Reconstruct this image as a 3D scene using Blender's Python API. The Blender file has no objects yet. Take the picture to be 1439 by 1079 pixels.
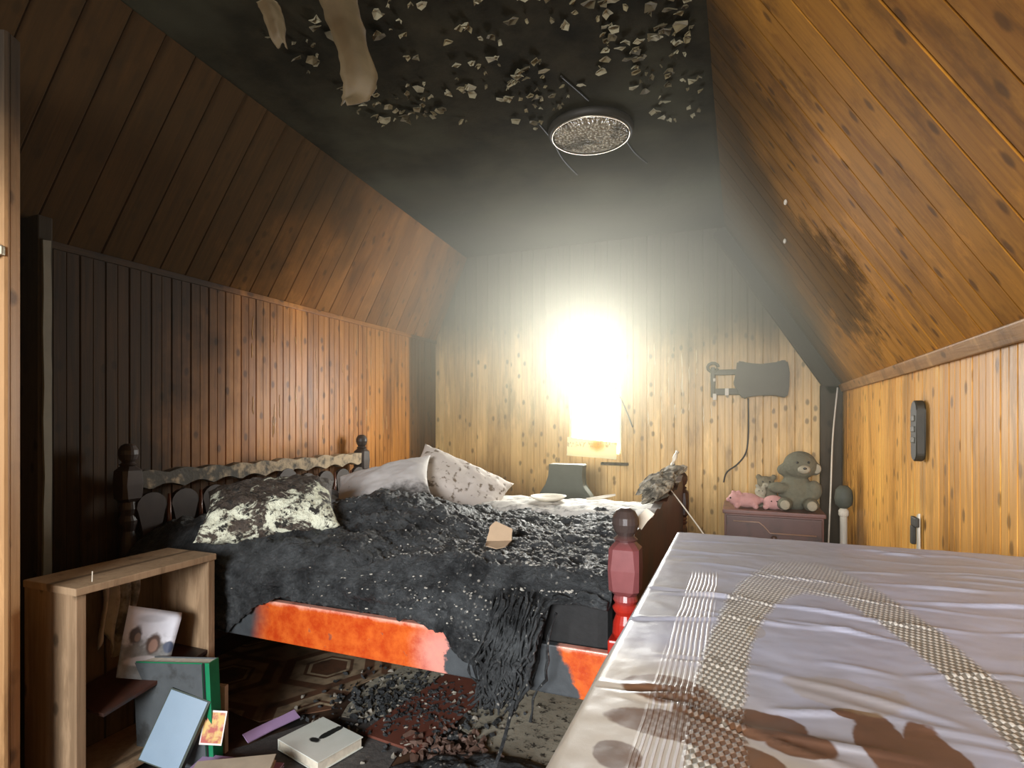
import bpy, bmesh, math, random
from mathutils import Vector, Matrix, noise as mn
random.seed(7)
scene = bpy.context.scene
COL = scene.collection

# ---------------------------------------------------------------- camera, world, light, exposure
TH = math.atan(321/795)
cam_d = bpy.data.cameras.new('camera'); cam = bpy.data.objects.new('camera', cam_d); COL.objects.link(cam)
cam.location = (0, 0, 1.1); cam.rotation_euler = (math.pi/2, 0, TH)
cam_d.sensor_width = 36; cam_d.lens = 36*795/1439; cam_d.shift_y = 50.5/1439
cam_d.clip_start = 0.02; cam_d.clip_end = 60
scene.camera = cam
scene.view_settings.view_transform = 'Standard'; scene.view_settings.look = 'None'
scene.view_settings.gamma = 1; scene.view_settings.use_curve_mapping = False
scene.view_settings.exposure = 0.25

WINDOW_GLOW = 16.0
world = bpy.data.worlds.new('sky'); scene.world = world; world.use_nodes = True
world.node_tree.nodes['Background'].inputs[0].default_value = (0.80, 0.88, 1.0, 1)
world.node_tree.nodes['Background'].inputs[1].default_value = 1.0

def area(name, loc, rot, sx, sy, power, color, spread=180):
    d = bpy.data.lights.new(name, 'AREA'); d.shape = 'RECTANGLE'; d.size = sx; d.size_y = sy
    d.energy = power; d.color = color; d.spread = math.radians(spread)
    o = bpy.data.objects.new(name, d); COL.objects.link(o); o.location = loc; o.rotation_euler = rot
    return o
# daylight that enters through the open window in the wall behind the camera
area('daylight_behind', (-0.45, -3.3, 1.75), (math.radians(82), 0, math.radians(-4)), 2.0, 1.5, 180, (0.98, 0.985, 1.0), 120)
# daylight that enters through the small back window (just inside the pane)
area('daylight_back_window', (-1.03, 4.20, 1.33), (math.radians(-90), 0, 0), 0.34, 0.80, 40, (1.0, 0.99, 0.90))

# ---------------------------------------------------------------- node helpers
class NT:
    def __init__(s, name):
        s.m = bpy.data.materials.new(name); s.m.use_nodes = True
        s.t = s.m.node_tree; s.n = s.t.nodes; s.l = s.t.links
        s.b = s.n['Principled BSDF']; s.out = s.n['Material Output']
    def node(s, typ, **k):
        n = s.n.new(typ)
        for a, v in k.items(): setattr(n, a, v)
        return n
    def put(s, v, sock):
        if hasattr(v, 'is_output') or isinstance(v, bpy.types.NodeSocket): s.l.new(v, sock)
        elif isinstance(v, (tuple, list)) and len(v) == 3 and sock.type == 'RGBA': sock.default_value = (*v, 1)
        else: sock.default_value = v
    def math(s, op, a, b=0.0, c=0.0, clamp=False):
        n = s.node('ShaderNodeMath', operation=op, use_clamp=clamp)
        s.put(a, n.inputs[0]); s.put(b, n.inputs[1]); s.put(c, n.inputs[2]); return n.outputs[0]
    def vmath(s, op, a, b=(0, 0, 0)):
        n = s.node('ShaderNodeVectorMath', operation=op); s.put(a, n.inputs[0]); s.put(b, n.inputs[1]); return n.outputs[0]
    def noise(s, vec, scale, detail=4, rough=.55, dist=0.0):
        n = s.node('ShaderNodeTexNoise'); s.put(vec, n.inputs['Vector']); n.inputs['Scale'].default_value = scale
        n.inputs['Detail'].default_value = detail; n.inputs['Roughness'].default_value = rough; n.inputs['Distortion'].default_value = dist
        return n.outputs['Fac']
    def voro(s, vec, scale, feature='F1', out='Distance'):
        n = s.node('ShaderNodeTexVoronoi', feature=feature); s.put(vec, n.inputs['Vector']); n.inputs['Scale'].default_value = scale
        return n.outputs[out]
    def obj(s): return s.node('ShaderNodeTexCoord').outputs['Object']
    def pos(s): return s.node('ShaderNodeNewGeometry').outputs['Position']
    def sep(s, v):
        n = s.node('ShaderNodeSeparateXYZ'); s.put(v, n.inputs[0]); return n.outputs
    def comb(s, x, y, z):
        n = s.node('ShaderNodeCombineXYZ'); s.put(x, n.inputs[0]); s.put(y, n.inputs[1]); s.put(z, n.inputs[2]); return n.outputs[0]
    def ramp(s, f, a, b, lo=0.0, hi=1.0):
        n = s.node('ShaderNodeMapRange', interpolation_type='SMOOTHSTEP'); s.put(f, n.inputs[0])
        n.inputs[1].default_value = a; n.inputs[2].default_value = b; n.inputs[3].default_value = lo; n.inputs[4].default_value = hi
        return n.outputs[0]
    def mix(s, f, a, b):
        n = s.node('ShaderNodeMix', data_type='RGBA'); s.put(f, n.inputs[0])
        s.put(a, n.inputs[6]); s.put(b, n.inputs[7]); return n.outputs[2]
    def bump(s, h, strength=.3, dist=.01):
        n = s.node('ShaderNodeBump'); s.put(h, n.inputs['Height']); n.inputs['Strength'].default_value = strength
        n.inputs['Distance'].default_value = dist; s.l.new(n.outputs[0], s.b.inputs['Normal'])
    def ell(s, x, y, cx, cy, rx, ry, wob=None, soft=.15):
        dx = s.math('DIVIDE', s.math('SUBTRACT', x, cx), rx); dy = s.math('DIVIDE', s.math('SUBTRACT', y, cy), ry)
        r = s.math('SQRT', s.math('ADD', s.math('MULTIPLY', dx, dx), s.math('MULTIPLY', dy, dy)))
        if wob is not None: r = s.math('ADD', r, wob)
        return s.ramp(r, 1+soft, 1-soft, 0, 1)
    def set(s, col=None, rough=None, metal=None, spec=None):
        if col is not None: s.put(col, s.b.inputs['Base Color'])
        if rough is not None: s.put(rough, s.b.inputs['Roughness'])
        if metal is not None: s.put(metal, s.b.inputs['Metallic'])
        if spec is not None: s.put(spec, s.b.inputs['Specular IOR Level'])
        return s.m

def wood(name, light, dark, soot=(0, 0, 0, -9), sootcol=(.018, .015, .011), rough=.38, namp=.9, maxsoot=.97, extra=None, spec=.22):
    """pine board: grain along the board's own length (object Z); soot = a*x+b*y+c*z+d in the room"""
    t = NT(name)
    oi = t.node('ShaderNodeObjectInfo').outputs['Random']
    o = t.vmath('ADD', t.obj(), t.comb(t.math('MULTIPLY', oi, 37.0), 0.0, t.math('MULTIPLY', oi, 91.0)))
    so = t.vmath('MULTIPLY', o, (1, 1, .045))
    g = t.noise(so, 55, 5, .6, .6)
    g2 = t.noise(t.vmath('MULTIPLY', o, (1, 1, .12)), 14, 3, .5, 1.2)
    f = t.math('ADD', t.math('MULTIPLY', t.ramp(g, .35, .7), .55), t.math('MULTIPLY', t.ramp(g2, .35, .7), .35))
    f = t.math('ADD', f, t.math('MULTIPLY', t.math('SUBTRACT', oi, .5), .7), clamp=True)
    c = t.mix(f, light, dark)
    ox, oy, oz = t.sep(o)
    kv = t.comb(t.math('MULTIPLY', ox, 13.0), t.math('MULTIPLY', oz, 7.5), 0.0)
    kvn = t.node('ShaderNodeTexVoronoi', voronoi_dimensions='2D'); t.put(kv, kvn.inputs['Vector']); kvn.inputs['Scale'].default_value = 1.0
    k = kvn.outputs['Distance']
    kn = t.ramp(t.math('ADD', k, t.math('MULTIPLY', t.noise(o, 60, 2), .08)), .25, .12)
    bl = t.noise(t.vmath('MULTIPLY', t.pos(), (7, 7, 1.3)), 1.0, 6, .68)
    c = t.mix(t.ramp(bl, .50, .68, 0, .6), c, tuple(q*.42 for q in dark)); c = t.mix(t.ramp(bl, .45, .33, 0, .55), c, tuple(min(1, q*1.45) for q in light))
    kr = t.ramp(t.sep(kvn.outputs['Color'])[0], .58, .66)
    c = t.mix(t.math('MULTIPLY', t.math('MULTIPLY', kn, kr), .70), c, tuple(q*.28 for q in dark))
    p = t.pos(); x, y, z = t.sep(p)
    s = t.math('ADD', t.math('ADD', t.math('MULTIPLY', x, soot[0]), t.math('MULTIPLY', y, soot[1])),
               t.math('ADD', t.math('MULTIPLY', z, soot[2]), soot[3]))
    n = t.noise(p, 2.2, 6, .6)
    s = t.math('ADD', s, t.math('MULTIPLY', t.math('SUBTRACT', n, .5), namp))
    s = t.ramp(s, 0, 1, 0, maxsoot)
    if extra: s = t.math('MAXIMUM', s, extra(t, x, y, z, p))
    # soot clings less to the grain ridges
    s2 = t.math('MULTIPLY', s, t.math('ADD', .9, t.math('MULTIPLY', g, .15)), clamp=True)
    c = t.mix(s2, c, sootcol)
    t.bump(t.math('ADD', g, t.math('MULTIPLY', g2, .6)), .35, .003)
    return t.set(c, t.math('ADD', rough+.04, t.math('MULTIPLY', s, .35)), spec=spec)

def flat(name, col, rough=.6, var=.25, scale=25, metal=0.0, bump=.15, soot=0.0, sootscale=9):
    t = NT(name); o = t.obj(); n = t.noise(o, scale, 4)
    c = t.mix(n, tuple(q*(1-var) for q in col), tuple(min(1, q*(1+var)) for q in col))
    if soot:
        c = t.mix(t.math('MULTIPLY', t.ramp(t.noise(o, sootscale, 5, .65), .62-soot*.45, .72-soot*.2), min(1, .55+soot*.5)), c, (.02, .018, .014))
    if bump: t.bump(n, bump, .004)
    return t.set(c, rough, metal)

# ---------------------------------------------------------------- object helpers
def link(name, me, mat=None, parent=None, smooth=False):
    o = bpy.data.objects.new(name, me); COL.objects.link(o)
    if mat is not None and not me.materials: me.materials.append(mat)
    if smooth:
        for p in me.polygons: p.use_smooth = True
    if parent is not None: o.parent = parent
    return o
def fin(name, bm, mat, parent=None, smooth=False):
    bmesh.ops.recalc_face_normals(bm, faces=bm.faces[:])
    me = bpy.data.meshes.new(name); bm.to_mesh(me); bm.free()
    return link(name, me, mat, parent, smooth)
def thing(name, label, cat, loc=(0, 0, 0), rz=0, group=None):
    o = bpy.data.objects.new(name, None); COL.objects.link(o); o.location = loc; o.rotation_euler = (0, 0, rz)
    o.empty_display_size = .05
    return tag(o, label, cat, group)
def tag(o, label=None, cat=None, group=None, kind=None):
    if label: o['label'] = label
    if cat: o['category'] = cat
    if group: o['group'] = group
    if kind: o['kind'] = kind
    return o
def struct(o): o['kind'] = 'structure'; return o
def box(bm, x0, x1, y0, y1, z0, z1, bev=0, mtx=None):
    r = bmesh.ops.create_cube(bm, size=1, matrix=Matrix.Translation(((x0+x1)/2, (y0+y1)/2, (z0+z1)/2)) @ Matrix.Diagonal((x1-x0, y1-y0, z1-z0, 1)))
    vs = r['verts']
    if bev:
        es = list({e for v in vs for e in v.link_edges})
        q = bmesh.ops.bevel(bm, geom=es, offset=bev, segments=2, affect='EDGES', profile=.6); vs = list({v for f in q['faces'] for v in f.verts} | {v for v in vs if v.is_valid})
    if mtx is not None: bmesh.ops.transform(bm, matrix=mtx, verts=vs)
    return bm
def lathe(bm, prof, c=(0, 0, 0), seg=20):
    rings = []
    for r, z in prof:
        rings.append([bm.verts.new((c[0]+r*math.cos(2*math.pi*i/seg), c[1]+r*math.sin(2*math.pi*i/seg), c[2]+z)) for i in range(seg)])
    for a, b in zip(rings, rings[1:]):
        for i in range(seg): bm.faces.new((a[i], a[(i+1) % seg], b[(i+1) % seg], b[i]))
    bm.faces.new(rings[0][::-1]); bm.faces.new(rings[-1])
    return bm
def tube(bm, pts, r, seg=8):
    pts = [Vector(p) for p in pts]; rings = []
    for i, p in enumerate(pts):
        d = (pts[min(i+1, len(pts)-1)]-pts[max(i-1, 0)]).normalized()
        a = d.orthogonal().normalized() if i == 0 else (rings_a - d*rings_a.dot(d)).normalized()
        rings_a = a; b = d.cross(a); rr = r[i] if isinstance(r, (list, tuple)) else r
        rings.append([bm.verts.new(p+(a*math.cos(2*math.pi*k/seg)+b*math.sin(2*math.pi*k/seg))*rr) for k in range(seg)])
    for A, B in zip(rings, rings[1:]):
        for k in range(seg): bm.faces.new((A[k], A[(k+1) % seg], B[(k+1) % seg], B[k]))
    bm.faces.new(rings[0][::-1]); bm.faces.new(rings[-1]); return bm
def smooth_pts(pts, n=8):
    P = [Vector(p) for p in pts]; P = [P[0]]+P+[P[-1]]; out = []
    for i in range(1, len(P)-2):
        for k in range(n):
            t = k/n; a, b, c, d = P[i-1:i+3]
            out.append(.5*((2*b)+(c-a)*t+(2*a-5*b+4*c-d)*t*t+(3*b-a-3*c+d)*t**3))
    out.append(P[-2]); return out
def prism(bm, poly, thick, axis='z', at=0.0, mtx=None):
    """extrude a 2D outline; axis is the thin direction"""
    def v(p, h):
        return {'z': (p[0], p[1], at+h), 'y': (p[0], at+h, p[1]), 'x': (at+h, p[0], p[1])}[axis]
    a = [bm.verts.new(v(p, 0)) for p in poly]; b = [bm.verts.new(v(p, thick)) for p in poly]
    bm.faces.new(a[::-1]); bm.faces.new(b)
    for i in range(len(a)): bm.faces.new((a[i], a[(i+1) % len(a)], b[(i+1) % len(a)], b[i]))
    if mtx is not None: bmesh.ops.transform(bm, matrix=mtx, verts=a+b)
    return bm
def rough_poly(poly, sub=5, amp=.01, seed=0):
    out = []
    for i, p in enumerate(poly):
        q = poly[(i+1) % len(poly)]
        for k in range(sub):
            t = k/sub; x = p[0]+(q[0]-p[0])*t; y = p[1]+(q[1]-p[1])*t
            out.append((x+amp*mn.noise((x*23+seed, y*23, 3.1)), y+amp*mn.noise((x*23, y*23+seed, 9.7))))
    return out
def blob(name, spheres, mat, parent, voxel=.006, noiseamp=0.0):
    """union of ellipsoids remeshed into one continuous soft body"""
    bm = bmesh.new()
    for (c, r) in spheres:
        r = r if isinstance(r, tuple) else (r, r, r)
        bmesh.ops.create_icosphere(bm, subdivisions=3, radius=1, matrix=Matrix.Translation(c) @ Matrix.Diagonal((*r, 1)))
    if noiseamp:
        for v in bm.verts: v.co += Vector((mn.noise(v.co*40), mn.noise(v.co*40+Vector((5, 0, 0))), mn.noise(v.co*40+Vector((0, 9, 0)))))*noiseamp
    o = fin(name, bm, mat, parent, True)
    m = o.modifiers.new('r', 'REMESH'); m.mode = 'VOXEL'; m.voxel_size = voxel; m.use_smooth_shade = True
    s = o.modifiers.new('s', 'SMOOTH'); s.iterations = 4
    return o

# boards ---------------------------------------------------------------------------------------
def plank_mesh(w, L0, L1, bead=True, cache={}):
    """board lying in local X (width) / Z (length), front at +Y; left edge length L0, right edge L1"""
    key = (round(w, 4), round(L0, 3), round(L1, 3), bead)
    if key in cache: return cache[key]
    pr = [(0, -.012), (0, -.006), (.0045, 0), (w*.5-.0025, 0), (w*.5, -.0022 if bead else 0), (w*.5+.0025, 0), (w-.0045, 0), (w, -.006), (w, -.012)]
    bm = bmesh.new()
    A = [bm.verts.new((x, y, 0)) for x, y in pr]; B = [bm.verts.new((x, y, L0+(L1-L0)*x/w)) for x, y in pr]
    for i in range(len(pr)-1): bm.faces.new((A[i], A[i+1], B[i+1], B[i]))
    bm.faces.new(A); bm.faces.new(B)
    bmesh.ops.recalc_face_normals(bm, faces=bm.faces[:])
    me = bpy.data.meshes.new('plank'); bm.to_mesh(me); bm.free(); cache[key] = me; return me
def planks(parent, a0, a1, b0, b1, normal, mats, w=.098, bead=True):
    """boards run from edge a0-a1 to edge b0-b1; mats(t) picks a material (meshes carry one slot set per object)"""
    a0, a1, b0, b1, n = map(Vector, (a0, a1, b0, b1, normal)); n.normalize()
    N = max(1, round((a1-a0).length/w))
    for i in range(N):
        p, q = a0.lerp(a1, i/N), a0.lerp(a1, (i+1)/N); r, s = b0.lerp(b1, i/N), b0.lerp(b1, (i+1)/N)
        z = (r-p).normalized(); x = (q-p); x = (x-z*x.dot(z)); ww = x.length; x.normalize(); y = n
        flip = x.cross(z).dot(n)      # local frame: X x Y = Z  ->  Y = Z x X
        y = z.cross(x)
        if y.dot(n) < 0:              # mirror so that +Y faces the room
            p, q, r, s = q, p, s, r; z = (r-p).normalized(); x = q-p; x = (x-z*x.dot(z)); ww = x.length; x.normalize(); y = z.cross(x)
        me = plank_mesh(ww, (r-p).length, (s-p).dot(z), bead)
        o = bpy.data.objects.new('plank', me); COL.objects.link(o)
        M = Matrix((x, y, z)).transposed().to_4x4(); M.translation = p + y*(.013+random.uniform(-.0012, .0012))
        o.matrix_world = M
        if not me.materials: me.materials.append(None)
        o.material_slots[0].link = 'OBJECT'; o.material_slots[0].material = mats(i/N)
        o.parent = parent; o.matrix_parent_inverse = Matrix()

# ---------------------------------------------------------------- materials
PL, PD = (.56, .28, .085), (.34, .135, .034)
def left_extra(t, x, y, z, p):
    # dark grey boards in the far corner and burnt band behind the headboard
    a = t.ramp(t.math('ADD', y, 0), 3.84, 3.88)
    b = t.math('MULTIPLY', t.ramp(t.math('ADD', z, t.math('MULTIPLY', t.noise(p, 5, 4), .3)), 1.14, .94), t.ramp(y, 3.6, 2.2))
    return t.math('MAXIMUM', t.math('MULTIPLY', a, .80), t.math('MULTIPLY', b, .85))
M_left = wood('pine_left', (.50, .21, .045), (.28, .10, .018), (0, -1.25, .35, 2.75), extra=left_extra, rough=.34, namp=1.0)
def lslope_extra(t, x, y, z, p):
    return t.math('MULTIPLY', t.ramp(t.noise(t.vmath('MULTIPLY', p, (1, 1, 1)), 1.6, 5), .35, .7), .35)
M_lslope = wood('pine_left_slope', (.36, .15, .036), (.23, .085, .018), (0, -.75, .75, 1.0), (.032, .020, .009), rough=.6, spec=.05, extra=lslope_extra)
def back_extra(t, x, y, z, p):
    return t.math('MULTIPLY', t.ell(x, z, -1.08, .60, .20, .16, t.math('MULTIPLY', t.noise(p, 8, 3), .3), .3), .3)
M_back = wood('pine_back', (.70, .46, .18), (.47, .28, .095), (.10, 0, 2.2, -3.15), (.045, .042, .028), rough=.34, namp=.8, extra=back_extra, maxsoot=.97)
def rslope_extra(t, x, y, z, p):
    pt = t.ell(y, z, 2.95, 1.76, .50, .30, t.math('MULTIPLY', t.math('SUBTRACT', t.noise(p, 9, 5, .7), .5), 2.2), .35)
    return t.math('MULTIPLY', pt, .80)
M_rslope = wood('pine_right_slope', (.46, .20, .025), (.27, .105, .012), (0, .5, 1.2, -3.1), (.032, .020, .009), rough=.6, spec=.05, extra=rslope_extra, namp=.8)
def right_extra(t, x, y, z, p):
    a = t.ell(y, z, 2.50, 1.06, .075, .15, t.math('MULTIPLY', t.noise(p, 12, 4), .5), .4)
    b = t.ell(y, z, 2.52, .86, .04, .28, t.math('MULTIPLY', t.noise(p, 12, 4), .6), .5)
    return t.math('MAXIMUM', t.math('MULTIPLY', a, .8), t.math('MULTIPLY', b, .45))
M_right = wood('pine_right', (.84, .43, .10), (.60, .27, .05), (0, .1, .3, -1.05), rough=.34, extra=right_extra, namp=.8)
M_door = wood('pine_door', (.50, .29, .13), (.36, .18, .07), (0, 0, 1.9, -2.75), rough=.45, namp=.7)
M_trim = wood('pine_trim', (.52, .29, .11), (.34, .16, .05), (0, -.15, .5, -.35), rough=.45)
M_trimdark = wood('sooty_trim', (.055, .040, .024), (.03, .022, .013), (0, 0, .3, -.1), rough=.6)
M_shelf = wood('shelf_wood', (.40, .275, .165), (.25, .16, .09), (0, 0, 0, .22), rough=.6, namp=.9, maxsoot=.6)
t = NT('ceiling_soot'); p = t.pos(); n = t.noise(p, 5, 6, .65); n2 = t.noise(p, 1.3, 4)
c = t.mix(t.ramp(n, .3, .75), (.010, .008, .004), (.032, .026, .014)); c = t.mix(t.ramp(n2, .45, .7), c, (.045, .042, .026))
t.bump(n, .5, .02); M_ceil = t.set(c, .9, spec=.05)
t = NT('shell'); M_shell = t.set(t.mix(t.noise(t.pos(), 6), (.05, .035, .02), (.09, .06, .035)), .8)
t = NT('floor_boards'); p = t.pos(); n = t.noise(t.vmath('MULTIPLY', p, (1, .15, 1)), 30, 5)
c = t.mix(n, (.035, .018, .010), (.11, .055, .028)); c = t.mix(t.ramp(t.noise(p, 3.5, 5), .42, .62), c, (.012, .011, .010)); t.bump(n, .3, .004)
M_floor = t.set(c, .55)

# ---------------------------------------------------------------- room shell
XL, XR, YB, YF = -2.45, .64, 4.29, -1.5
ZL, ZR, ZC = 1.777, 1.312, 2.466            # left knee, right knee, ceiling
CL = lambda y: -2.147+(YB-y)*.090            # ceiling edge on the left drifts inwards
CR = -.092
bm = bmesh.new(); box(bm, XL-.1, XR+.1, YF-.1, YB+.1, -.1, 0); struct(fin('floor', bm, M_floor))
def slab(name, pts, off, mat):
    bm = bmesh.new(); n = (Vector(pts[1])-Vector(pts[0])).cross(Vector(pts[-1])-Vector(pts[0])).normalized()*off
    a = [bm.verts.new(p) for p in pts]; b = [bm.verts.new(Vector(p)+n) for p in pts]
    bm.faces.new(a); bm.faces.new(b[::-1])
    for i in range(len(a)): bm.faces.new((a[i], b[i], b[(i+1) % len(a)], a[(i+1) % len(a)]))
    return struct(fin(name, bm, mat))
wl = slab('wall_left', [(XL, YF, 0), (XL, YB, 0), (XL, YB, ZL), (XL, YF, ZL)], -.08, M_shell)
bm = bmesh.new(); rows = []
for i in range(60):
    y = YF+(YB-YF)*i/59; rows.append([bm.verts.new(q_) for q_ in ((XL-.004, y, ZL), (CL(y)-.004, y, ZC+.004), (CL(y)-.08, y, ZC+.05), (XL-.08, y, ZL))])
for a, b in zip(rows, rows[1:]):
    for j in range(4): bm.faces.new((a[j], a[(j+1) % 4], b[(j+1) % 4], b[j]))
bm.faces.new(rows[0]); bm.faces.new(rows[-1])
sl = struct(fin('wall_left_slope', bm, M_shell))
ce = slab('ceiling', [(CL(YF), YF, ZC), (CL(YB), YB, ZC), (CR, YB, ZC), (CR, YF, ZC)], -.08, M_ceil)
sr = slab('wall_right_slope', [(XR, YB, ZR), (XR, YF, ZR), (CR, YF, ZC), (CR, YB, ZC)], -.08, M_shell)
wr = slab('wall_right', [(XR, YB, 0), (XR, YF, 0), (XR, YF, ZR), (XR, YB, ZR)], -.08, M_shell)
# each slab normal must point outwards: make sure by moving nothing else into them
W0, W1, WZ0, WZ1 = -1.235, -.843, .835, 1.785   # back window opening
wb_root = None
bm = bmesh.new()
for (x0, x1, z0, z1) in ((XL-.08, W0, 0, ZL), (W0, W1, 0, WZ0), (W1, XR+.08, 0, ZR)): box(bm, x0, x1, YB+.0, YB+.1, z0, z1)
prism(bm, [(XL-.08, ZL), (W0, ZL), (W0, WZ1), (W1, WZ1), (W1, ZR), (XR+.08, ZR), (CR+.03, ZC+.05), (CL(YB)-.03, ZC+.05)], .1, 'y', YB)
wb = struct(fin('wall_back', bm, M_shell))
# wall behind the camera with an open window that lets the daylight in
bm = bmesh.new()
O0, O1, OZ0, OZ1 = -1.35, .55, .55, 2.05
for (x0, x1, z0, z1) in ((XL, O0, 0, ZC), (O1, XR, 0, ZC), (O0, O1, 0, OZ0), (O0, O1, OZ1, ZC)): box(bm, x0, x1, YF-.1, YF, z0, z1)
struct(fin('wall_front', bm, M_shell))

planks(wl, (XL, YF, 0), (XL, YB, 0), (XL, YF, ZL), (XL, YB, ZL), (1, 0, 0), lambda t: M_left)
planks(wr, (XR, YF, 0), (XR, YB, 0), (XR, YF, ZR), (XR, YB, ZR), (-1, 0, 0), lambda t: M_right)
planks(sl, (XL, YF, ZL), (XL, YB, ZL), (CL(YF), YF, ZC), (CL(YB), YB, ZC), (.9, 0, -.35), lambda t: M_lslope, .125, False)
planks(sr, (XR, YF, ZR), (XR, YB, ZR), (CR, YF, ZC), (CR, YB, ZC), (-.85, 0, -.5), lambda t: M_rslope, .125, False)
# back wall boards follow the gable and stop at the window
def top_at(x):
    if x < CL(YB): return ZL+(x-XL)/(CL(YB)-XL)*(ZC-ZL)
    if x > CR: return ZC+(x-CR)/(XR-CR)*(ZR-ZC)
    return ZC
def seg(x0, x1, zb, zt=None):
    t0, t1 = (top_at(x0), top_at(x1)) if zt is None else (zt, zt)
    planks(wb, (x0, YB, zb), (x1, YB, zb), (x0, YB, t0), (x1, YB, t1), (0, -1, 0), lambda t: M_back, w=abs(x1-x0))
def spans(a, b, w=.098):
    N = max(1, round((b-a)/w)); return [(a+(b-a)*i/N, a+(b-a)*(i+1)/N) for i in range(N)]
for a, b in spans(XL, W0): seg(a, b, 0)
for a, b in spans(W0, W1): seg(a, b, 0, WZ0); seg(a, b, WZ1)
for a, b in spans(W1, XR): seg(a, b, 0)

# gloss glints modelled as pale slivers on the back wall right of the window
M_glint = flat('glint_pale', (.80, .66, .40), .18, .15)
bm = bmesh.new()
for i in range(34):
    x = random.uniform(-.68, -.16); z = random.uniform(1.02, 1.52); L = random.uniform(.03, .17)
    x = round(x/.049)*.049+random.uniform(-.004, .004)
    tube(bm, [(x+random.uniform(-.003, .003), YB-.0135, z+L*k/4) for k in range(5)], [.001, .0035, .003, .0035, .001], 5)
tag(fin('glint_slivers', bm, M_glint, wb, True), kind='stuff')

bm = bmesh.new()  # highlights on the left boards, built as thin light-coloured slivers
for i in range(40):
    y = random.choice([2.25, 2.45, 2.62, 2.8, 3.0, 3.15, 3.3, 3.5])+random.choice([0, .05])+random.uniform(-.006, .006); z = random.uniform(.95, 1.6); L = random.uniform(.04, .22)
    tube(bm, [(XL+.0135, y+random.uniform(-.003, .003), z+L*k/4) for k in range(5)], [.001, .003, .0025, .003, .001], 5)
tag(fin('left_glint_slivers', bm, flat('glint_warm', (.62, .36, .15), .12, .15), wl, True), kind='stuff')

# trims
def beam(name, pts, prof_w, prof_d, mat, nrm, parent=None):
    """straight board from pts[0] to pts[1]; width along cross(dir, nrm), depth along nrm"""
    a, b = Vector(pts[0]), Vector(pts[1]); d = (b-a).normalized(); n = Vector(nrm).normalized(); x = d.cross(n).normalized()
    bm = bmesh.new(); box(bm, -prof_w/2, prof_w/2, 0, prof_d, 0, (b-a).length, min(prof_d, prof_w)*.18)
    y = n; z = d; x = y.cross(z)
    M = Matrix((x, y, z)).transposed().to_4x4(); M.translation = a
    o = fin(name, bm, mat, parent, False); o.matrix_world = M
    return o
struct(beam('trim_1', [(XR-.012, YB-.02, ZR+.005), (XR-.012, YF+.02, ZR+.005)], .05, .028, M_trim, (-.9, 0, -.4)))
struct(beam('trim_2', [(XR-.085, YB-.013, 0), (XR-.085, YB-.013, ZR+.02)], .13, .05, M_trimdark, (0, -1, 0)))
dr = Vector((CR-XR, 0, ZC-ZR)).normalized(); off = Vector((dr.z, 0, -dr.x))*-.055
struct(beam('trim_3', [Vector((XR, YB-.013, ZR))+off, Vector((CR, YB-.013, ZC))+off], .11, .05, M_trimdark, (0, -1, 0)))
struct(beam('trim_4', [(XL+.014, YB-.02, ZL-.01), (XL+.014, YF+.02, ZL-.01)], .028, .014, M_left, (1, 0, 0)))
# dark partition post in front of the left wall
bm = bmesh.new(); box(bm, XL+.014, -2.30, 1.225, 1.272, 0, ZL+.05, .004)
struct(fin('trim_5', bm, M_trimdark))
bm = bmesh.new(); prism(bm, rough_poly([(1.232, 0), (1.262, 0), (1.264, 1.2), (1.262, 1.74), (1.236, 1.74), (1.240, .9)], 8, .004), .012, 'x', -2.302)
struct(fin('trim_6', bm, flat('lit_side_strip', (.17, .16, .12), .6, .3, 12)))  # lit tone of the post's side face, put on as a paler strip
# door leaf ajar at the far left, boards upright
dl = Vector((-.882, -.4713, 0)); dn = Vector((.4713, -.882, 0)); de = Vector((-1.752, .871, 0))
bm = bmesh.new()
M = Matrix((dl, dn, Vector((0, 0, 1)))).transposed().to_4x4(); M.translation = de
box(bm, 0, .78, -.035, -.001, 0.01, 2.1, .002, M)
door = struct(fin('door_1', bm, M_door))
planks(door, de, de+dl*.78, de+Vector((0, 0, 2.1)), de+dl*.78+Vector((0, 0, 2.1)), dn, lambda t: M_door, w=.13)
bm = bmesh.new(); box(bm, .0, .10, .014, .028, 1.52, 1.545, .004, M); box(bm, .012, .03, .026, .04, 1.515, 1.55, .004, M)
fin('latch', bm, flat('latch_metal', (.35, .30, .22), .5, metal=.6), door)

# ---------------------------------------------------------------- back window
t = NT('bright_pane'); em = t.node('ShaderNodeEmission'); em.inputs[0].default_value = (1, .985, .93, 1); em.inputs[1].default_value = WINDOW_GLOW
t.l.new(em.outputs[0], t.out.inputs[0]); M_pane = t.m
win = struct(tag(bpy.data.objects.new('window_1', None))); COL.objects.link(win); win.location = ((W0+W1)/2, YB, WZ0)
wi = Matrix.Translation(-win.location)
M_frame = flat('window_frame', (.62, .58, .46), .5, .15)
bm = bmesh.new()
for b_ in ((W0, W0+.012, WZ0, WZ1), (W1-.012, W1, WZ0, WZ1), (W0, W1, WZ0, WZ0+.012), (W0, W1, WZ1-.012, WZ1)):
    box(bm, b_[0], b_[1], YB+.0, YB+.06, b_[2], b_[3], .002, wi)
fin('window_frame', bm, M_frame, win)
bm = bmesh.new(); box(bm, W0, W1, YB+.055, YB+.06, WZ0, WZ1, 0, wi); fin('pane', bm, M_pane, win)
bm = bmesh.new(); box(bm, -.985, -.78, YB-.055, YB-.012, .758, .778, .004, wi); fin('window_sill', bm, M_trimdark, win)
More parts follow.
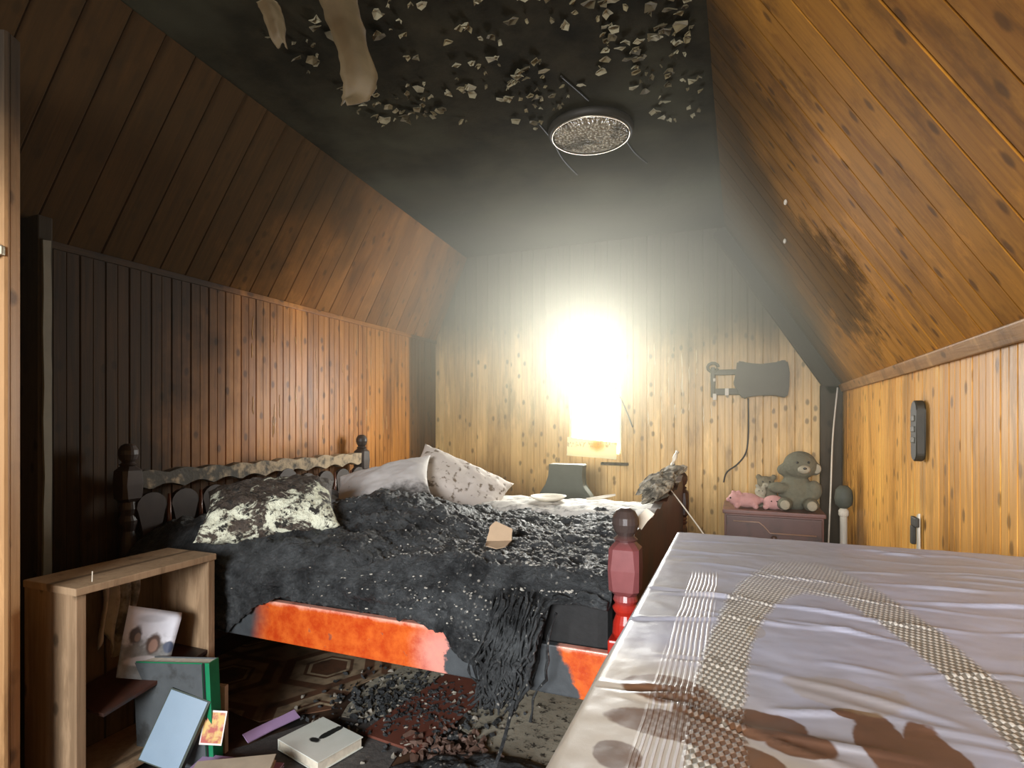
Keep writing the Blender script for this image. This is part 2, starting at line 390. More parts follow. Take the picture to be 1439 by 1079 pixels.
# sheet of paper taped over the lower edge of the window, lit through from outside
t = NT('paper_print'); x, y, z = t.sep(t.pos()); n = t.noise(t.pos(), 26, 4)
sp = t.ell(x, z, -1.02, .905, .07, .05, t.math('MULTIPLY', n, .5), .5)
ln = t.math('MULTIPLY', t.ramp(t.noise(t.vmath('MULTIPLY', t.pos(), (90, 1, 40)), 1, 2), .52, .6), t.math('MULTIPLY', t.ramp(z, .885, .895), t.ramp(z, .935, .925)))
c = t.mix(sp, (.93, .88, .50), (.85, .42, .03)); c = t.mix(t.math('MULTIPLY', ln, .6), c, (.35, .22, .05))
t.set(c, .8); tr = t.node('ShaderNodeBsdfTranslucent'); t.put(c, tr.inputs[0]); mx = t.node('ShaderNodeMixShader'); mx.inputs[0].default_value = .13
t.l.new(t.b.outputs[0], mx.inputs[1]); t.l.new(tr.outputs[0], mx.inputs[2]); t.l.new(mx.outputs[0], t.out.inputs[0])
bm = bmesh.new(); prism(bm, rough_poly([(-1.262, .822), (-.872, .800), (-.862, .93), (-1.255, .965)], 6, .003), .0015, 'y', YB-.022)
tag(fin('paper_sheet', bm, t.m), 'translucent yellow paper with orange stain over the bottom of the bright window', 'paper')
# hanging wire across the window
M_wire = flat('black_wire', (.03, .028, .025), .6)
bm = bmesh.new(); tube(bm, smooth_pts([(-.985, 4.235, 1.80), (-.965, 4.23, 1.68), (-.945, 4.22, 1.556), (-.90, 4.225, 1.44), (-.86, 4.22, 1.324), (-.80, 4.24, 1.19), (-.745, 4.25, 1.045)]), .006, 6)
tag(fin('hanging_wire', bm, M_wire, None, True), 'thin dark wire hanging across the bright back window', 'wire')

# ---------------------------------------------------------------- ceiling: lamp, flakes, hanging strip
lamp = thing('ceiling_lamp', 'round flush ceiling lamp with glittering glass disc and sooty rim', 'lamp', (-.652, 2.60, ZC))
bm = bmesh.new(); lathe(bm, [(.195, 0), (.20, -.012), (.195, -.03), (.180, -.036), (.176, -.024), (.165, -.02)], seg=48)
fin('rim', bm, flat('lamp_rim', (.03, .025, .018), .6, metal=.2), lamp, True)
t = NT('lamp_glass'); o = t.obj(); v = t.voro(o, 70); x, y, z = t.sep(o)
c = t.mix(t.ramp(v, .1, .6), (.80, .72, .55), (.25, .2, .13)); c = t.mix(t.ramp(t.noise(o, 9, 3), .5, .62), c, (.12, .1, .07)); t.bump(v, 1, .02)
M_lg = t.set(c, .18)
bm = bmesh.new(); lathe(bm, [(.178, -.018), (.172, -.034), (.14, -.046), (.09, -.052), (.03, -.054)], seg=48); fin('glass_disc', bm, M_lg, lamp, True)
bm = bmesh.new(); tube(bm, [(.180*math.cos(a*math.pi/24), .180*math.sin(a*math.pi/24), -.036) for a in range(49)], .004, 6)
fin('inner_ring', bm, flat('lamp_ring', (.55, .48, .36), .3, metal=.7), lamp, True)

M_flake = [flat('flake_%d' % i, c, .8, .35, 30) for i, c in enumerate([(.19, .155, .08), (.10, .08, .04), (.27, .24, .15)])]
def flake(x, y, s, ss, k):
    random.seed(k); bm = bmesh.new(); n = random.choice([5, 6, 7]); c = bm.verts.new((0, 0, -.004)); ring = []
    for i in range(n):
        a = 2*math.pi*i/n+random.uniform(-.3, .3); r = s*random.uniform(.55, 1.1)
        ring.append(bm.verts.new((r*math.cos(a), ss*r*math.sin(a), -random.uniform(.002, .02))))
    for i in range(n): bm.faces.new((c, ring[i], ring[(i+1) % n]))
    g = bmesh.ops.extrude_face_region(bm, geom=bm.faces[:])
    for v in g['geom']:
        if isinstance(v, bmesh.types.BMVert): v.co.z -= .0025
    o = fin('plaster_flake', bm, M_flake[k % 3], ce); o.location = (x, y, ZC-.001)
rs = random.Random(3)
cnt = 0
while cnt < 290:
    x = rs.uniform(-1.56, -.14); y = rs.uniform(1.5, 2.75)
    m = mn.noise((x*2.6, y*2.6, 5.7))+.5*rs.random()
    lim = 2.05+.35*(x+1.5) if x < -.9 else 2.50
    if m < -.02 or y > lim+.15 or math.hypot(x+.652, y-2.6) < .24: continue
    flake(x, y, rs.choice([.008, .012, .016, .022, .03]), rs.uniform(.45, 1.0), cnt); cnt += 1
random.seed(11)
# curled strip of facing that hangs from the ceiling
def strip(name, pts, widths, mat, parent):
    bm = bmesh.new(); P = smooth_pts(pts, 6); n = len(P); rows = []
    for i, p in enumerate(P):
        t_ = i/(n-1)*(len(widths)-1); k = min(int(t_), len(widths)-2); w = widths[k]+(widths[k+1]-widths[k])*(t_-k)
        row = []
        for j in range(7):
            s = (j/6-.5)*w*(1+.15*mn.noise((i*.5, j*.7, 2)))
            q = p+Vector((s*.93, s*.37, 0)); q.z += -.012*math.cos(j/6*math.pi*2)+.006*mn.noise((i*.8, j, 0))
            row.append(bm.verts.new(q))
        rows.append(row)
    for a, b in zip(rows, rows[1:]):
        for j in range(6): bm.faces.new((a[j], a[j+1], b[j+1], b[j]))
    o = fin(name, bm, mat, parent, True); s = o.modifiers.new('s', 'SOLIDIFY'); s.thickness = .003; return o
M_strip = flat('peeled_facing', (.13, .09, .04), .7, .3, 14)
tag(strip('peeled_strip', [(-1.17, 1.42, 2.462), (-1.20, 1.50, 2.43), (-1.24, 1.60, 2.40), (-1.27, 1.68, 2.34), (-1.30, 1.70, 2.28), (-1.32, 1.66, 2.24)], [.13, .12, .11, .13, .10, .02], M_strip, None),
    'pale curled strip of facing peeling down from the sooty ceiling', 'debris')
tag(strip('peeled_scrap', [(-1.42, 1.40, 2.464), (-1.43, 1.44, 2.44), (-1.45, 1.48, 2.40), (-1.44, 1.49, 2.37)], [.07, .07, .05, .03], M_strip, None),
    'small dim scrap peeling from the ceiling at the top edge of the photo', 'debris')
bm = bmesh.new()
for pts in ([(-.86, 2.45, 0), (-.85, 2.62, 0), (-.86, 2.84, 0), (-.84, 3.05, 0)], [(-.52, 2.72, 0), (-.50, 2.9, 0), (-.46, 3.05, 0)], [(-.66, 2.15, 0), (-.63, 2.25, 0), (-.6, 2.36, 0)]):
    tube(bm, smooth_pts([(a, b, ZC-.004) for a, b, c_ in pts], 5), .004, 5)
tag(fin('ceiling_cracks', bm, M_wire, ce, True), kind='stuff')

# ---------------------------------------------------------------- bed
BX0, BX1, BY0, BY1 = -2.34, -.295, 1.57, 3.12
bed = thing('double_bed', 'charred double bed with red side rail, scalloped headboard and turned posts', 'bed', (BX0, BY0, 0))
bi = Matrix.Translation((-BX0, -BY0, 0))
def bfin(name, bm, mat, parent=None, smooth=False):
    bmesh.ops.transform(bm, matrix=bi, verts=bm.verts[:]); return fin(name, bm, mat, parent or bed, smooth)
t = NT('red_lacquer_charred'); p = t.pos(); x, y, z = t.sep(p); n = t.noise(p, 14, 5, .65)
cz = t.ramp(t.math('ADD', z, t.math('MULTIPLY', t.math('SUBTRACT', n, .5), .06)), .575, .625)
c = t.mix(t.noise(p, 30, 3), (.30, .012, .008), (.46, .03, .014))
c = t.mix(t.math('MULTIPLY', cz, .92), c, t.mix(n, (.10, .030, .032), (.24, .085, .085))); c = t.mix(t.ramp(z, .74, .79), c, (.05, .035, .03))
M_post = t.set(c, .28)
M_sootpost = flat('sooty_post', (.030, .018, .014), .5, .5, 20)
t = NT('dark_varnish'); p = t.pos(); n = t.noise(p, 16, 5, .65)
c = t.mix(n, (.035, .014, .010), (.10, .035, .02)); c = t.mix(t.ramp(t.noise(p, 5, 5), .45, .62), c, (.02, .018, .016)); t.bump(n, .3, .004)
M_dark = t.set(c, .4)
def post_bm(x, y, blk0, blk1, top, base_top=.5):
    bm = bmesh.new(); k = .036
    box(bm, x-.042, x+.042, y-.042, y+.042, 0, base_top, .006)
    g = blk0-base_top
    lathe(bm, [(.030, base_top-.001), (.036, base_top+.1*g), (.034, base_top+.35*g), (.026, base_top+.55*g), (.034, base_top+.66*g), (.036, base_top+.72*g), (.028, base_top+.80*g), (.034, base_top+.9*g), (.030, blk0+.005)], (x, y, 0))
    # chamfered block
    h = blk1-blk0
    rings = []
    for zz, r, ch in ((0, .026, .014), (.12*h, .041, .014), (.5*h, .0425, .010), (.88*h, .041, .014), (h, .026, .014)):
        R = []
        for sx, sy in ((1, 1), (-1, 1), (-1, -1), (1, -1)):
            pts = [(sx*r, sy*(r-ch)), (sx*(r-ch), sy*r)]
            if sx*sy < 0: pts = pts[::-1]
            R += [bm.verts.new((x+a, y+b, blk0+zz)) for a, b in pts]
        rings.append(R)
    for a, b in zip(rings, rings[1:]):
        for i in range(8): bm.faces.new((a[i], a[(i+1) % 8], b[(i+1) % 8], b[i]))
    bm.faces.new(rings[0]); bm.faces.new(rings[-1])
    lathe(bm, [(.024, blk1-.003), (.033, blk1+.006), (.022, blk1+.016), (.031, blk1+.028), (.037, blk1+.048), (.036, blk1+.066), (.026, blk1+.084), (.012, blk1+.092)], (x, y, 0))
    return bm
bfin('post', post_bm(BX1, BY0, .615, .765, 0), M_post, smooth=False)
bfin('post', post_bm(BX1, BY1, .585, .735, 0), M_dark)
bfin('post', post_bm(BX0, BY0, .76, .91, 0), M_sootpost)
bfin('post', post_bm(BX0, BY1, .76, .91, 0), M_sootpost)
# side rails
t = NT('orange_red_rail'); p = t.pos(); x, y, z = t.sep(p); n = t.noise(p, 16, 6, .7); nb = t.noise(p, 5, 4)
c = t.mix(t.ramp(n, .3, .7), (.42, .040, .006), (.60, .12, .018))
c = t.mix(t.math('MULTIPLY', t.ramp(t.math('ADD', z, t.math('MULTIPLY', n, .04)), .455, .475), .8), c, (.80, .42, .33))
xx = t.math('ADD', x, t.math('MULTIPLY', t.math('SUBTRACT', n, .5), .10))
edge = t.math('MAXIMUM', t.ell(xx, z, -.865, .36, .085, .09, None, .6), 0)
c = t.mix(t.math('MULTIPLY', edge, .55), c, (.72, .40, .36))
burn = t.math('MULTIPLY', t.ramp(xx, -.858, -.845), t.ramp(t.math('ADD', xx, t.math('MULTIPLY', z, .5)), -.25, -.27))
burn = t.math('MAXIMUM', burn, t.ramp(t.math('ADD', x, t.math('MULTIPLY', nb, .12)), -1.50, -1.60))
burn = t.math('MAXIMUM', burn, t.math('MULTIPLY', t.ramp(t.noise(p, 22, 4), .66, .72), .5))
c = t.mix(burn, c, t.mix(n, (.014, .016, .019), (.07, .08, .085))); t.bump(n, .35, .004)
M_rail = t.set(c, t.math('ADD', .27, t.math('MULTIPLY', burn, .3)))
bm = bmesh.new(); box(bm, BX0+.03, BX1-.03, BY0-.012, BY0+.016, .308, .450, .004); bfin('side_rail', bm, M_rail)
bm = bmesh.new(); box(bm, BX0+.03, BX1-.03, BY1-.016, BY1+.012, .308, .450, .004); bfin('side_rail', bm, M_dark)
# slats under the mattress
for i in range(9):
    bm = bmesh.new(); x = BX0+.15+i*.22; box(bm, x-.04, x+.04, BY0+.02, BY1-.02, .392, .408, .002); bfin('bed_slat', bm, M_dark)
# headboard: ash-topped scalloped rail and arched splats
t = NT('ash_rail'); p = t.pos(); x, y, z = t.sep(p); n = t.noise(p, 24, 5)
c = t.mix(t.ramp(t.math('ADD', n, t.math('MULTIPLY', y, .22)), .85, 1.2), (.055, .05, .04), (.42, .32, .20)); t.bump(n, .5, .01); M_ash = t.set(c, .75)
out = []; N = 80
for i in range(N+1):
    y = BY0+.03+(BY1-BY0-.06)*i/N; out.append((y, .875+.012*abs(math.sin((y-BY0)*math.pi/.155))+.008*mn.noise((y*9, 0, 0))))
low = []
for i in range(N+1):
    y = BY0+.03+(BY1-BY0-.06)*i/N; low.append((y, .805+.022*abs(math.sin((y-BY0)*math.pi/.155+math.pi/2))))
bm = bmesh.new(); prism(bm, out+low[::-1], .05, 'x', BX0-.02); bfin('top_rail', bm, M_ash)
bm = bmesh.new(); box(bm, BX0-.018, BX0+.018, BY0+.03, BY1-.03, .50, .56, .004); bfin('lower_rail', bm, M_dark)
for i in range(10):
    yc = BY0+.0775+.155*i; big = i == 5; hw = .066 if not big else .078; zt = .795 if not big else .835
    pl = []
    prof = [(.55, .030), (.58, .046), (.61, .036), (.66, .046), (.72, .060)]
    prof = [(z_, w_*hw/.066) for z_, w_ in prof]
    for z_, w_ in prof: pl.append((yc+w_, z_))
    for k in range(9):
        a = math.pi*k/8; pl.append((yc+hw*math.cos(a), .735+(zt-.735)*math.sin(a)))
    for z_, w_ in prof[::-1]: pl.append((yc-w_, z_))
    bm = bmesh.new(); prism(bm, pl, .024, 'x', BX0+.012); bfin('splat', bm, M_sootpost)
    bm = bmesh.new(); tube(bm, [(BX0+.034, yc+.0775, .56), (BX0+.034, yc+.0775, .66), (BX0+.034, yc+.0775, .78)], [.007, .010, .006], 8)
    bfin('spindle', bm, flat('spindle_gloss', (.10, .035, .02), .15) if i == 0 else bpy.data.materials['spindle_gloss'], smooth=True)
# footboard: panel between posts, sagging scalloped top
pl = [(BY0+.03, .46), (BY1-.03, .46)]
for i in range(41):
    y = BY1-.03-(BY1-BY0-.06)*i/40; q = (y-BY0)/(BY1-BY0)
    pl.append((y, .765+.03*abs(math.sin((y-BY0)*math.pi/.2))*.5+.035*max(0, q-.75)/.25))
bm = bmesh.new(); prism(bm, pl, .035, 'x', BX1-.018); bfin('footboard', bm, M_dark)

# mattress
M_matt = flat('mattress_char', (.009, .009, .009), .8, .5, 40, bump=.5)
bm = bmesh.new(); box(bm, BX0+.06, BX1-.05, BY0+.03, BY1-.03, .41, .60, .035)
o = fin('mattress', bm, M_matt); tag(o, 'burnt black mattress lying under the charred quilt', 'mattress')

# charred quilt ------------------------------------------------------------------------------
t = NT('char'); p = t.pos(); x, y, z = t.sep(p)
n = t.noise(p, 9, 8, .72); n2 = t.noise(p, 55, 6, .75, .8); n3 = t.noise(p, 3.5, 4)
c = t.mix(t.ramp(n, .30, .72), (.008, .009, .010), (.085, .092, .095))
fl = t.ramp(n2, .60, .70)
dens = t.math('ADD', t.math('MULTIPLY', t.ramp(x, -1.5, -.5), .75), t.ramp(n3, .5, .75, 0, .5), clamp=True)
c = t.mix(t.math('MULTIPLY', fl, dens), c, (.42, .42, .39))
vv = t.voro(p, 46); fl2 = t.math('MULTIPLY', t.ramp(vv, .26, .12), t.ramp(t.noise(p, 6, 3), .46, .62))
c = t.mix(t.math('MULTIPLY', fl2, t.ramp(x, -1.3, -.5, .05, .9)), c, (.62, .58, .50))
t.bump(t.math('ADD', n2, t.math('MULTIPLY', n, .8)), .9, .022)
M_char = t.set(c, t.math('ADD', .35, t.math('MULTIPLY', n2, .35)), spec=.45)
def qz_bottom(x):
    pts = [(-2.32, .36), (-1.75, .33), (-1.63, .42), (-1.5, .475), (-1.2, .47), (-1.0, .462), (-.90, .452), (-.85, .445), (-.80, .37), (-.72, .335), (-.64, .30), (-.56, .33), (-.53, .50), (-.50, .595), (-.40, .615), (-.33, .60)]
    for (a, za), (b, zb) in zip(pts, pts[1:]):
        if a <= x <= b: return za+(zb-za)*(x-a)/(b-a)
    return pts[0][1] if x < pts[0][0] else pts[-1][1]
def qtop(x, y):
    z = .625+.13*math.exp(-((x+1.50)/.30)**2-((y-2.20)/.30)**2)+.05*math.exp(-((x+1.15)/.3)**2-((y-2.0)/.3)**2)
    z += .05*math.exp(-((x+2.0)/.35)**2-((y-1.9)/.4)**2)+.02*math.exp(-((x+.6)/.25)**2-((y-1.9)/.4)**2)
    z += .038*mn.fractal((x*4, y*4, 0), .8, 2.1, 6)+.012*mn.fractal((x*22, y*22, 3), .7, 2, 4)
    return z
bm = bmesh.new(); NX, NYt, NYs = 330, 190, 70; rows = []
for i in range(NX+1):
    x = BX0+.05+(BX1-.045-BX0-.05)*i/NX; row = []
    yb = 2.83+.05*mn.fractal((x*5, 0, 7), .8, 2, 4)+ (.0 if x > -1.7 else .15)
    for j in range(NYt+1):
        y = yb+(BY0-.01-yb)*j/NYt; z = qtop(x, y)
        e = min(1, (y-BY0+.01)/.09); z = .60+(z-.60)*(.25+.75*math.sin(e*math.pi/2))-.035*(1-e)**2
        if j == 0: z = .598
        row.append(bm.verts.new((x+.012*mn.noise((x*15, y*15, 5)), y, z)))
    zt = row[-1].co.z; zb = qz_bottom(x)+.02*mn.fractal((x*14, 1, 1), .8, 2, 4)
    for j in range(1, NYs+1):
        s = j/NYs; z = zt+(zb-zt)*s
        bulge = .030*math.sin(min(1, s*1.6)*math.pi)*(.6+.6*mn.noise((x*4, 3, 3)))
        y = BY0-.022-bulge-.020*mn.fractal((x*10, z*10, 2), .8, 2.1, 5)-.007*mn.fractal((x*45, z*30, 8), .8, 2, 3)
        row.append(bm.verts.new((x+.014*mn.noise((x*15, z*15, 9)), min(y, BY0-.016), z)))
    rows.append(row)
for a, b in zip(rows, rows[1:]):
    for j in range(len(a)-1): bm.faces.new((a[j], a[j+1], b[j+1], b[j]))
q = fin('charred_quilt', bm, M_char, None, True)
s = q.modifiers.new('s', 'SOLIDIFY'); s.thickness = .008; s.offset = 0
tag(q, 'blackened burnt quilt crumpled over the bed and hanging over the rail', 'quilt')
# melted strands dropping from the quilt to the floor
bm = bmesh.new(); random.seed(5)
for i in range(130):
    x0 = random.gauss(-.60, .035); z0 = random.uniform(.45, .62); zb = random.uniform(.24, .38); y0 = BY0-.045-random.uniform(0, .035)
    pts = [(x0+random.uniform(-.006, .006)*k-.012*k, y0-.012*math.sin(k), z0+(zb-z0)*k/5) for k in range(6)]
    tube(bm, [Vector(q_)+Vector((random.uniform(-.006, .006), random.uniform(-.008, .004), 0)) for q_ in smooth_pts(pts, 2)], [random.uniform(.0015, .0065) for _ in range(11)], 5)
tube(bm, smooth_pts([(-.60, 1.50, .30), (-.63, 1.47, .16), (-.68, 1.45, .05), (-.76, 1.47, .008), (-.86, 1.60, .006)]), .006, 6)
tag(fin('melted_strands', bm, M_char, None, True), 'black melted strands trailing from the burnt quilt to the floor', 'debris', kind='stuff')
# burnt lumps strewn on the quilt
bm = bmesh.new()
for i in range(900):
    x = random.uniform(-2.2, -.4); y = random.uniform(1.62, 2.75); r = random.uniform(.004, .013)
    g = bmesh.ops.create_icosphere(bm, subdivisions=1, radius=r, matrix=Matrix.Translation((x, y, qtop(x, y)+.002)) @ Matrix.Rotation(random.random()*6, 4, 'Z') @ Matrix.Diagonal((1.5, 1, .6, 1)))
    for v in g['verts']: v.co += Vector((random.uniform(-1, 1), random.uniform(-1, 1), random.uniform(-1, 1)))*r*.35
tag(fin('burnt_crumbs', bm, M_char), 'loose black and grey crumbs of char scattered over the quilt', 'debris', kind='stuff')

bm = bmesh.new()
for i in range(1700):
    x = -.42-abs(random.gauss(0, .42)); y = random.uniform(BY0-.04, 2.6); r = random.uniform(.0012, .0042)
    if x < -2.0: continue
    if y < BY0+.06: y = BY0-.055; z = random.uniform(max(qz_bottom(x), .42)+.02, .62)
    else: z = qtop(x, y)+.004
    g = bmesh.ops.create_icosphere(bm, subdivisions=1, radius=r, matrix=Matrix.Translation((x, y, z)) @ Matrix.Rotation(random.random()*6, 4, 'Z') @ Matrix.Diagonal((random.uniform(.7, 2.2), 1, .6, 1)))
    for v in g['verts']: v.co += Vector((random.uniform(-1, 1), random.uniform(-1, 1), random.uniform(-1, 1)))*r*.4
tag(fin('ash_flecks', bm, flat('pale_ash', (.36, .345, .30), .8, .4, 40)), 'pale ash flecks sprinkled over the foot half of the charred quilt', 'debris', kind='stuff')

# white sheet edge along the far side
M_sheet = flat('sheet', (.60, .575, .53), .8, .12, 10, soot=.35, sootscale=14)
bm = bmesh.new(); rows = []
for i in range(161):
    x = -1.72+(1.39)*i/160; row = []
    for j in range(22):
        s = j/21
        y = 2.72+.40*s; z = .612+.028*math.sin(min(1, s*3)*math.pi/2)+.012*mn.fractal((x*6, y*9, 0), .8, 2, 4)+.04*max(0, (x+.55)/.2)**2*.5
        if s < .05: z -= .02; y += .015*mn.fractal((x*12, 0, 0), .8, 2, 4)
        row.append(bm.verts.new((x, y, z)))
    rows.append(row)
for a, b in zip(rows, rows[1:]):
    for j in range(21): bm.faces.new((a[j], a[j+1], b[j+1], b[j]))
sh = fin('bed_sheet', bm, M_sheet, None, True); s = sh.modifiers.new('s', 'SOLIDIFY'); s.thickness = .012; s.offset = 1
tag(sh, 'strip of unburnt white sheet along the far side of the bed', 'sheet')

# pillows
def pillow(name, loc, rot, sx, sy, h, mat, label, seed=0, rag=0.0, group=None):
    bm = bmesh.new(); N = 44; top = {}; bot = {}
    for i in range(N+1):
        for j in range(N+1):
            u, v = i/N*2-1, j/N*2-1
            pin = 1-.10*(1-abs(u)**2)*abs(v)**4 if True else 1
            x = sx/2*u*(1-.09*(1-v*v)*abs(u)**3); y = sy/2*v*(1-.09*(1-u*u)*abs(v)**3)
            th = h/2*((1-abs(u)**2.6)*(1-abs(v)**2.6))**.55
            w = .010*mn.fractal((x*9+seed, y*9, seed), .8, 2, 4)+rag*mn.fractal((x*24+seed, y*24, seed), .7, 2.2, 5)
            edge = i in (0, N) or j in (0, N)
            top[i, j] = bm.verts.new((x, y, th+w*(0 if edge else 1)))
            bot[i, j] = top[i, j] if edge else bm.verts.new((x, y, -th+w*.6))
    for i in range(N):
        for j in range(N):
            bm.faces.new((top[i, j], top[i+1, j], top[i+1, j+1], top[i, j+1]))
            f = [bot[i, j], bot[i, j+1], bot[i+1, j+1], bot[i+1, j]]
            try: bm.faces.new(f)
            except ValueError: pass
    o = fin(name, bm, mat, None, True); o.location = loc; o.rotation_euler = rot
    return tag(o, label, 'pillow', group)
t = NT('burnt_pillow'); o = t.obj(); x, y, z = t.sep(o); n = t.noise(o, 9, 7, .72, .6); n2 = t.noise(o, 30, 5, .7)
m = t.math('ADD', n, t.math('MULTIPLY', y, -.42)); m = t.math('ADD', m, t.math('MULTIPLY', t.math('SUBTRACT', n2, .5), .15))
c = t.mix(t.ramp(n2, .35, .65), (.035, .026, .02), (.10, .075, .055)); c = t.mix(t.ramp(m, .53, .60), c, t.mix(n2, (.66, .68, .50), (.86, .88, .72)))
c = t.mix(t.ramp(n2, .54, .60), c, (.02, .018, .014)); t.bump(t.math('ADD', n, n2), .8, .02); M_bp = t.set(c, .7)
pillow('burnt_pillow', (-1.80, 1.80, .735), (math.radians(20), math.radians(-3), math.radians(42)), .52, .42, .19, M_bp,
       'burnt pillow with exposed cream foam at the near end of the headboard', 3, .012)
t = NT('stained_pillow'); o = t.obj(); n = t.noise(o, 5, 6, .65); c = t.mix(n, (.46, .43, .41), (.60, .58, .56)); x, y, z = t.sep(o)
c = t.mix(t.ramp(t.math('ADD', t.math('MULTIPLY', y, -2.2), n), .72, .95), c, (.05, .045, .04)); c = t.mix(t.ramp(t.noise(o, 34, 3), .70, .76), c, (.08, .06, .04)); t.bump(n, .4, .01)
M_sp = t.set(c, .8)
pillow('white_pillow', (-1.74, 2.50, .75), (math.radians(28), math.radians(-14), math.radians(24)), .52, .40, .13, M_sp,
       'grey white pillow with a scorched lower edge, second from the headboard', 8)
t = NT('speckled_pillow'); o = t.obj(); n = t.noise(o, 6, 5); c = t.mix(n, (.47, .41, .35), (.62, .57, .53)); c = t.mix(t.ramp(t.noise(o, 26, 5), .54, .66), c, (.16, .12, .085)); t.bump(n, .4, .01)
pillow('speckled_pillow', (-1.49, 2.86, .735), (math.radians(38), math.radians(24), math.radians(18)), .58, .38, .15, t.set(c, .8),
       'pale speckled pillow leaning nearest the back wall', 14)
# grey-blue bunched cloth between the pillows
bm = bmesh.new()
for i in range(41):
    pass
bm.free()
blob('bunched_cloth', [((-1.98, 2.26, .67), (.14, .12, .07)), ((-1.88, 2.18, .66), (.10, .10, .07)), ((-2.06, 2.4, .68), (.10, .12, .06))], flat('blue_grey_cloth', (.22, .25, .30), .8, .25, 9), None, .012, .006)
tag(bpy.data.objects['bunched_cloth'], 'blue grey bunched cloth between the burnt and white pillows', 'cloth')
# scraps on the quilt
M_card = flat('scrap_card', (.47, .34, .22), .75, .15, 20)
def scrap(name, poly, mtx, mat, label, cat='debris', th=.003, group=None):
    bm = bmesh.new(); prism(bm, rough_poly(poly, 4, .006, 2), th, 'z', 0); o = fin(name, bm, mat); o.matrix_world = mtx; return tag(o, label, cat, group)
sc = thing('cardboard_scrap', 'folded tan cardboard scrap lying on the charred quilt', 'scrap', (-.80, 1.86, .665), math.radians(24))
for (poly, ang) in (([(-.045, 0), (.045, .0), (.05, .05), (-.01, .085), (-.035, .06)], 32), ([(-.045, 0), (.045, 0), (.02, -.055), (-.01, -.075), (-.05, -.05)], -4)):
    bm = bmesh.new(); prism(bm, rough_poly(poly, 4, .006, 2), .003, 'z', 0); o = fin('flap', bm, M_card, sc); o.rotation_euler = (math.radians(ang+12), 0, 0)
M_pale = flat('pale_scrap', (.66, .60, .48), .6, .2, 30)
scrap('torn_paper', [(-.015, -.03), (.015, -.03), (.018, .03), (-.01, .032)], Matrix.Translation((-.262, 1.66, .815)) @ Matrix.Rotation(.6, 4, 'Y') @ Matrix.Rotation(1.0, 4, 'X'), M_pale, 'small cream torn paper stuck to the footboard beside the near post')
# cream crumpled wads on the footboard rail
wads = [(-.325, 2.38, .800, .05), (-.34, 2.55, .815, .065), (-.33, 2.72, .825, .055), (-.31, 2.88, .845, .045)]
bm = bmesh.new()
for k, (x, y, z, r) in enumerate(wads):
    g = bmesh.ops.create_icosphere(bm, subdivisions=4, radius=r, matrix=Matrix.Translation((x, y, z)) @ Matrix.Diagonal((.9, 1.6, .62, 1)))
    for v in g['verts']: v.co += Vector((1, 1, 1))*.030*mn.fractal(v.co*22, .8, 2, 4)+Vector((mn.noise(v.co*30), 0, mn.noise(v.co*30+Vector((7, 1, 1)))))*.02
tag(fin('crumpled_paper', bm, flat('crumple', (.34, .30, .22), .8, .4, 16, soot=.55, sootscale=22)), 'long crumpled cream paper wad draped on the far part of the footboard', 'paper')
bm = bmesh.new(); tube(bm, smooth_pts([(-.315, 2.86, .86), (-.31, 2.90, .885), (-.30, 2.93, .925), (-.295, 2.96, .94)], 5), [.006, .012, .010, .008, .011, .008, .006, .009, .011, .010, .009, .007, .006, .008, .010, .006], 7)
tag(fin('twisted_scrap', bm, M_pale, None, True), 'bright twisted cream scrap standing at the far footboard post', 'debris')
bm = bmesh.new(); tube(bm, smooth_pts([(-.30, 2.62, .80), (-.22, 2.60, .70), (-.13, 2.5, .60), (-.08, 2.4, .52)]), .0035, 6)
tag(fin('fallen_string', bm, M_pale, None, True), 'thin pale string sloping down behind the footboard', 'string')
bm = bmesh.new(); tube(bm, [(-.78, 3.02, .668), (-.70, 3.02, .680), (-.62, 3.01, .700)], [.006, .009, .006], 8)
tag(fin('pale_stick', bm, M_pale, None, True), 'short pale stick lying on the white sheet near the window', 'stick')
dish = bmesh.new(); lathe(dish, [(.02, 0), (.055, .002), (.085, .014), (.10, .028), (.094, .028), (.075, .014), (.03, .007), (.004, .006)], (0, 0, 0), 28)
d = fin('shallow_dish', dish, M_pale, None, True); d.location = (-.98, 2.96, .655); tag(d, 'shallow pale broken dish on the white sheet under the window', 'dish')

# flared dark stand behind the bed, on a low box
st = thing('flared_stand', 'sooty dark stand with a flared foot below the bright back window', 'stand', (-1.10, 3.72, 0))
M_stand = flat('stand_soot', (.075, .08, .06), .7, .3, 12)
bm = bmesh.new(); prism(bm, [(-.20, .56), (.19, .56), (.17, .60), (.12, .66), (.115, .72), (.13, .80), (-.115, .80), (-.11, .72), (-.13, .66), (-.17, .61)], .10, 'y', -.05); bmesh.ops.bevel(bm, geom=bm.edges[:], offset=.006, segments=1, affect='EDGES'); fin('flared_body', bm, M_stand, st)
bm = bmesh.new(); box(bm, -.24, .22, -.14, .14, .52, .56, .01); fin('plinth', bm, M_stand, st)
for sx in (-.2, .18):
    for sy in (-.11, .11):
        bm = bmesh.new(); box(bm, sx-.02, sx+.02, sy-.02, sy+.02, 0, .525, .003); fin('leg', bm, M_stand, st)

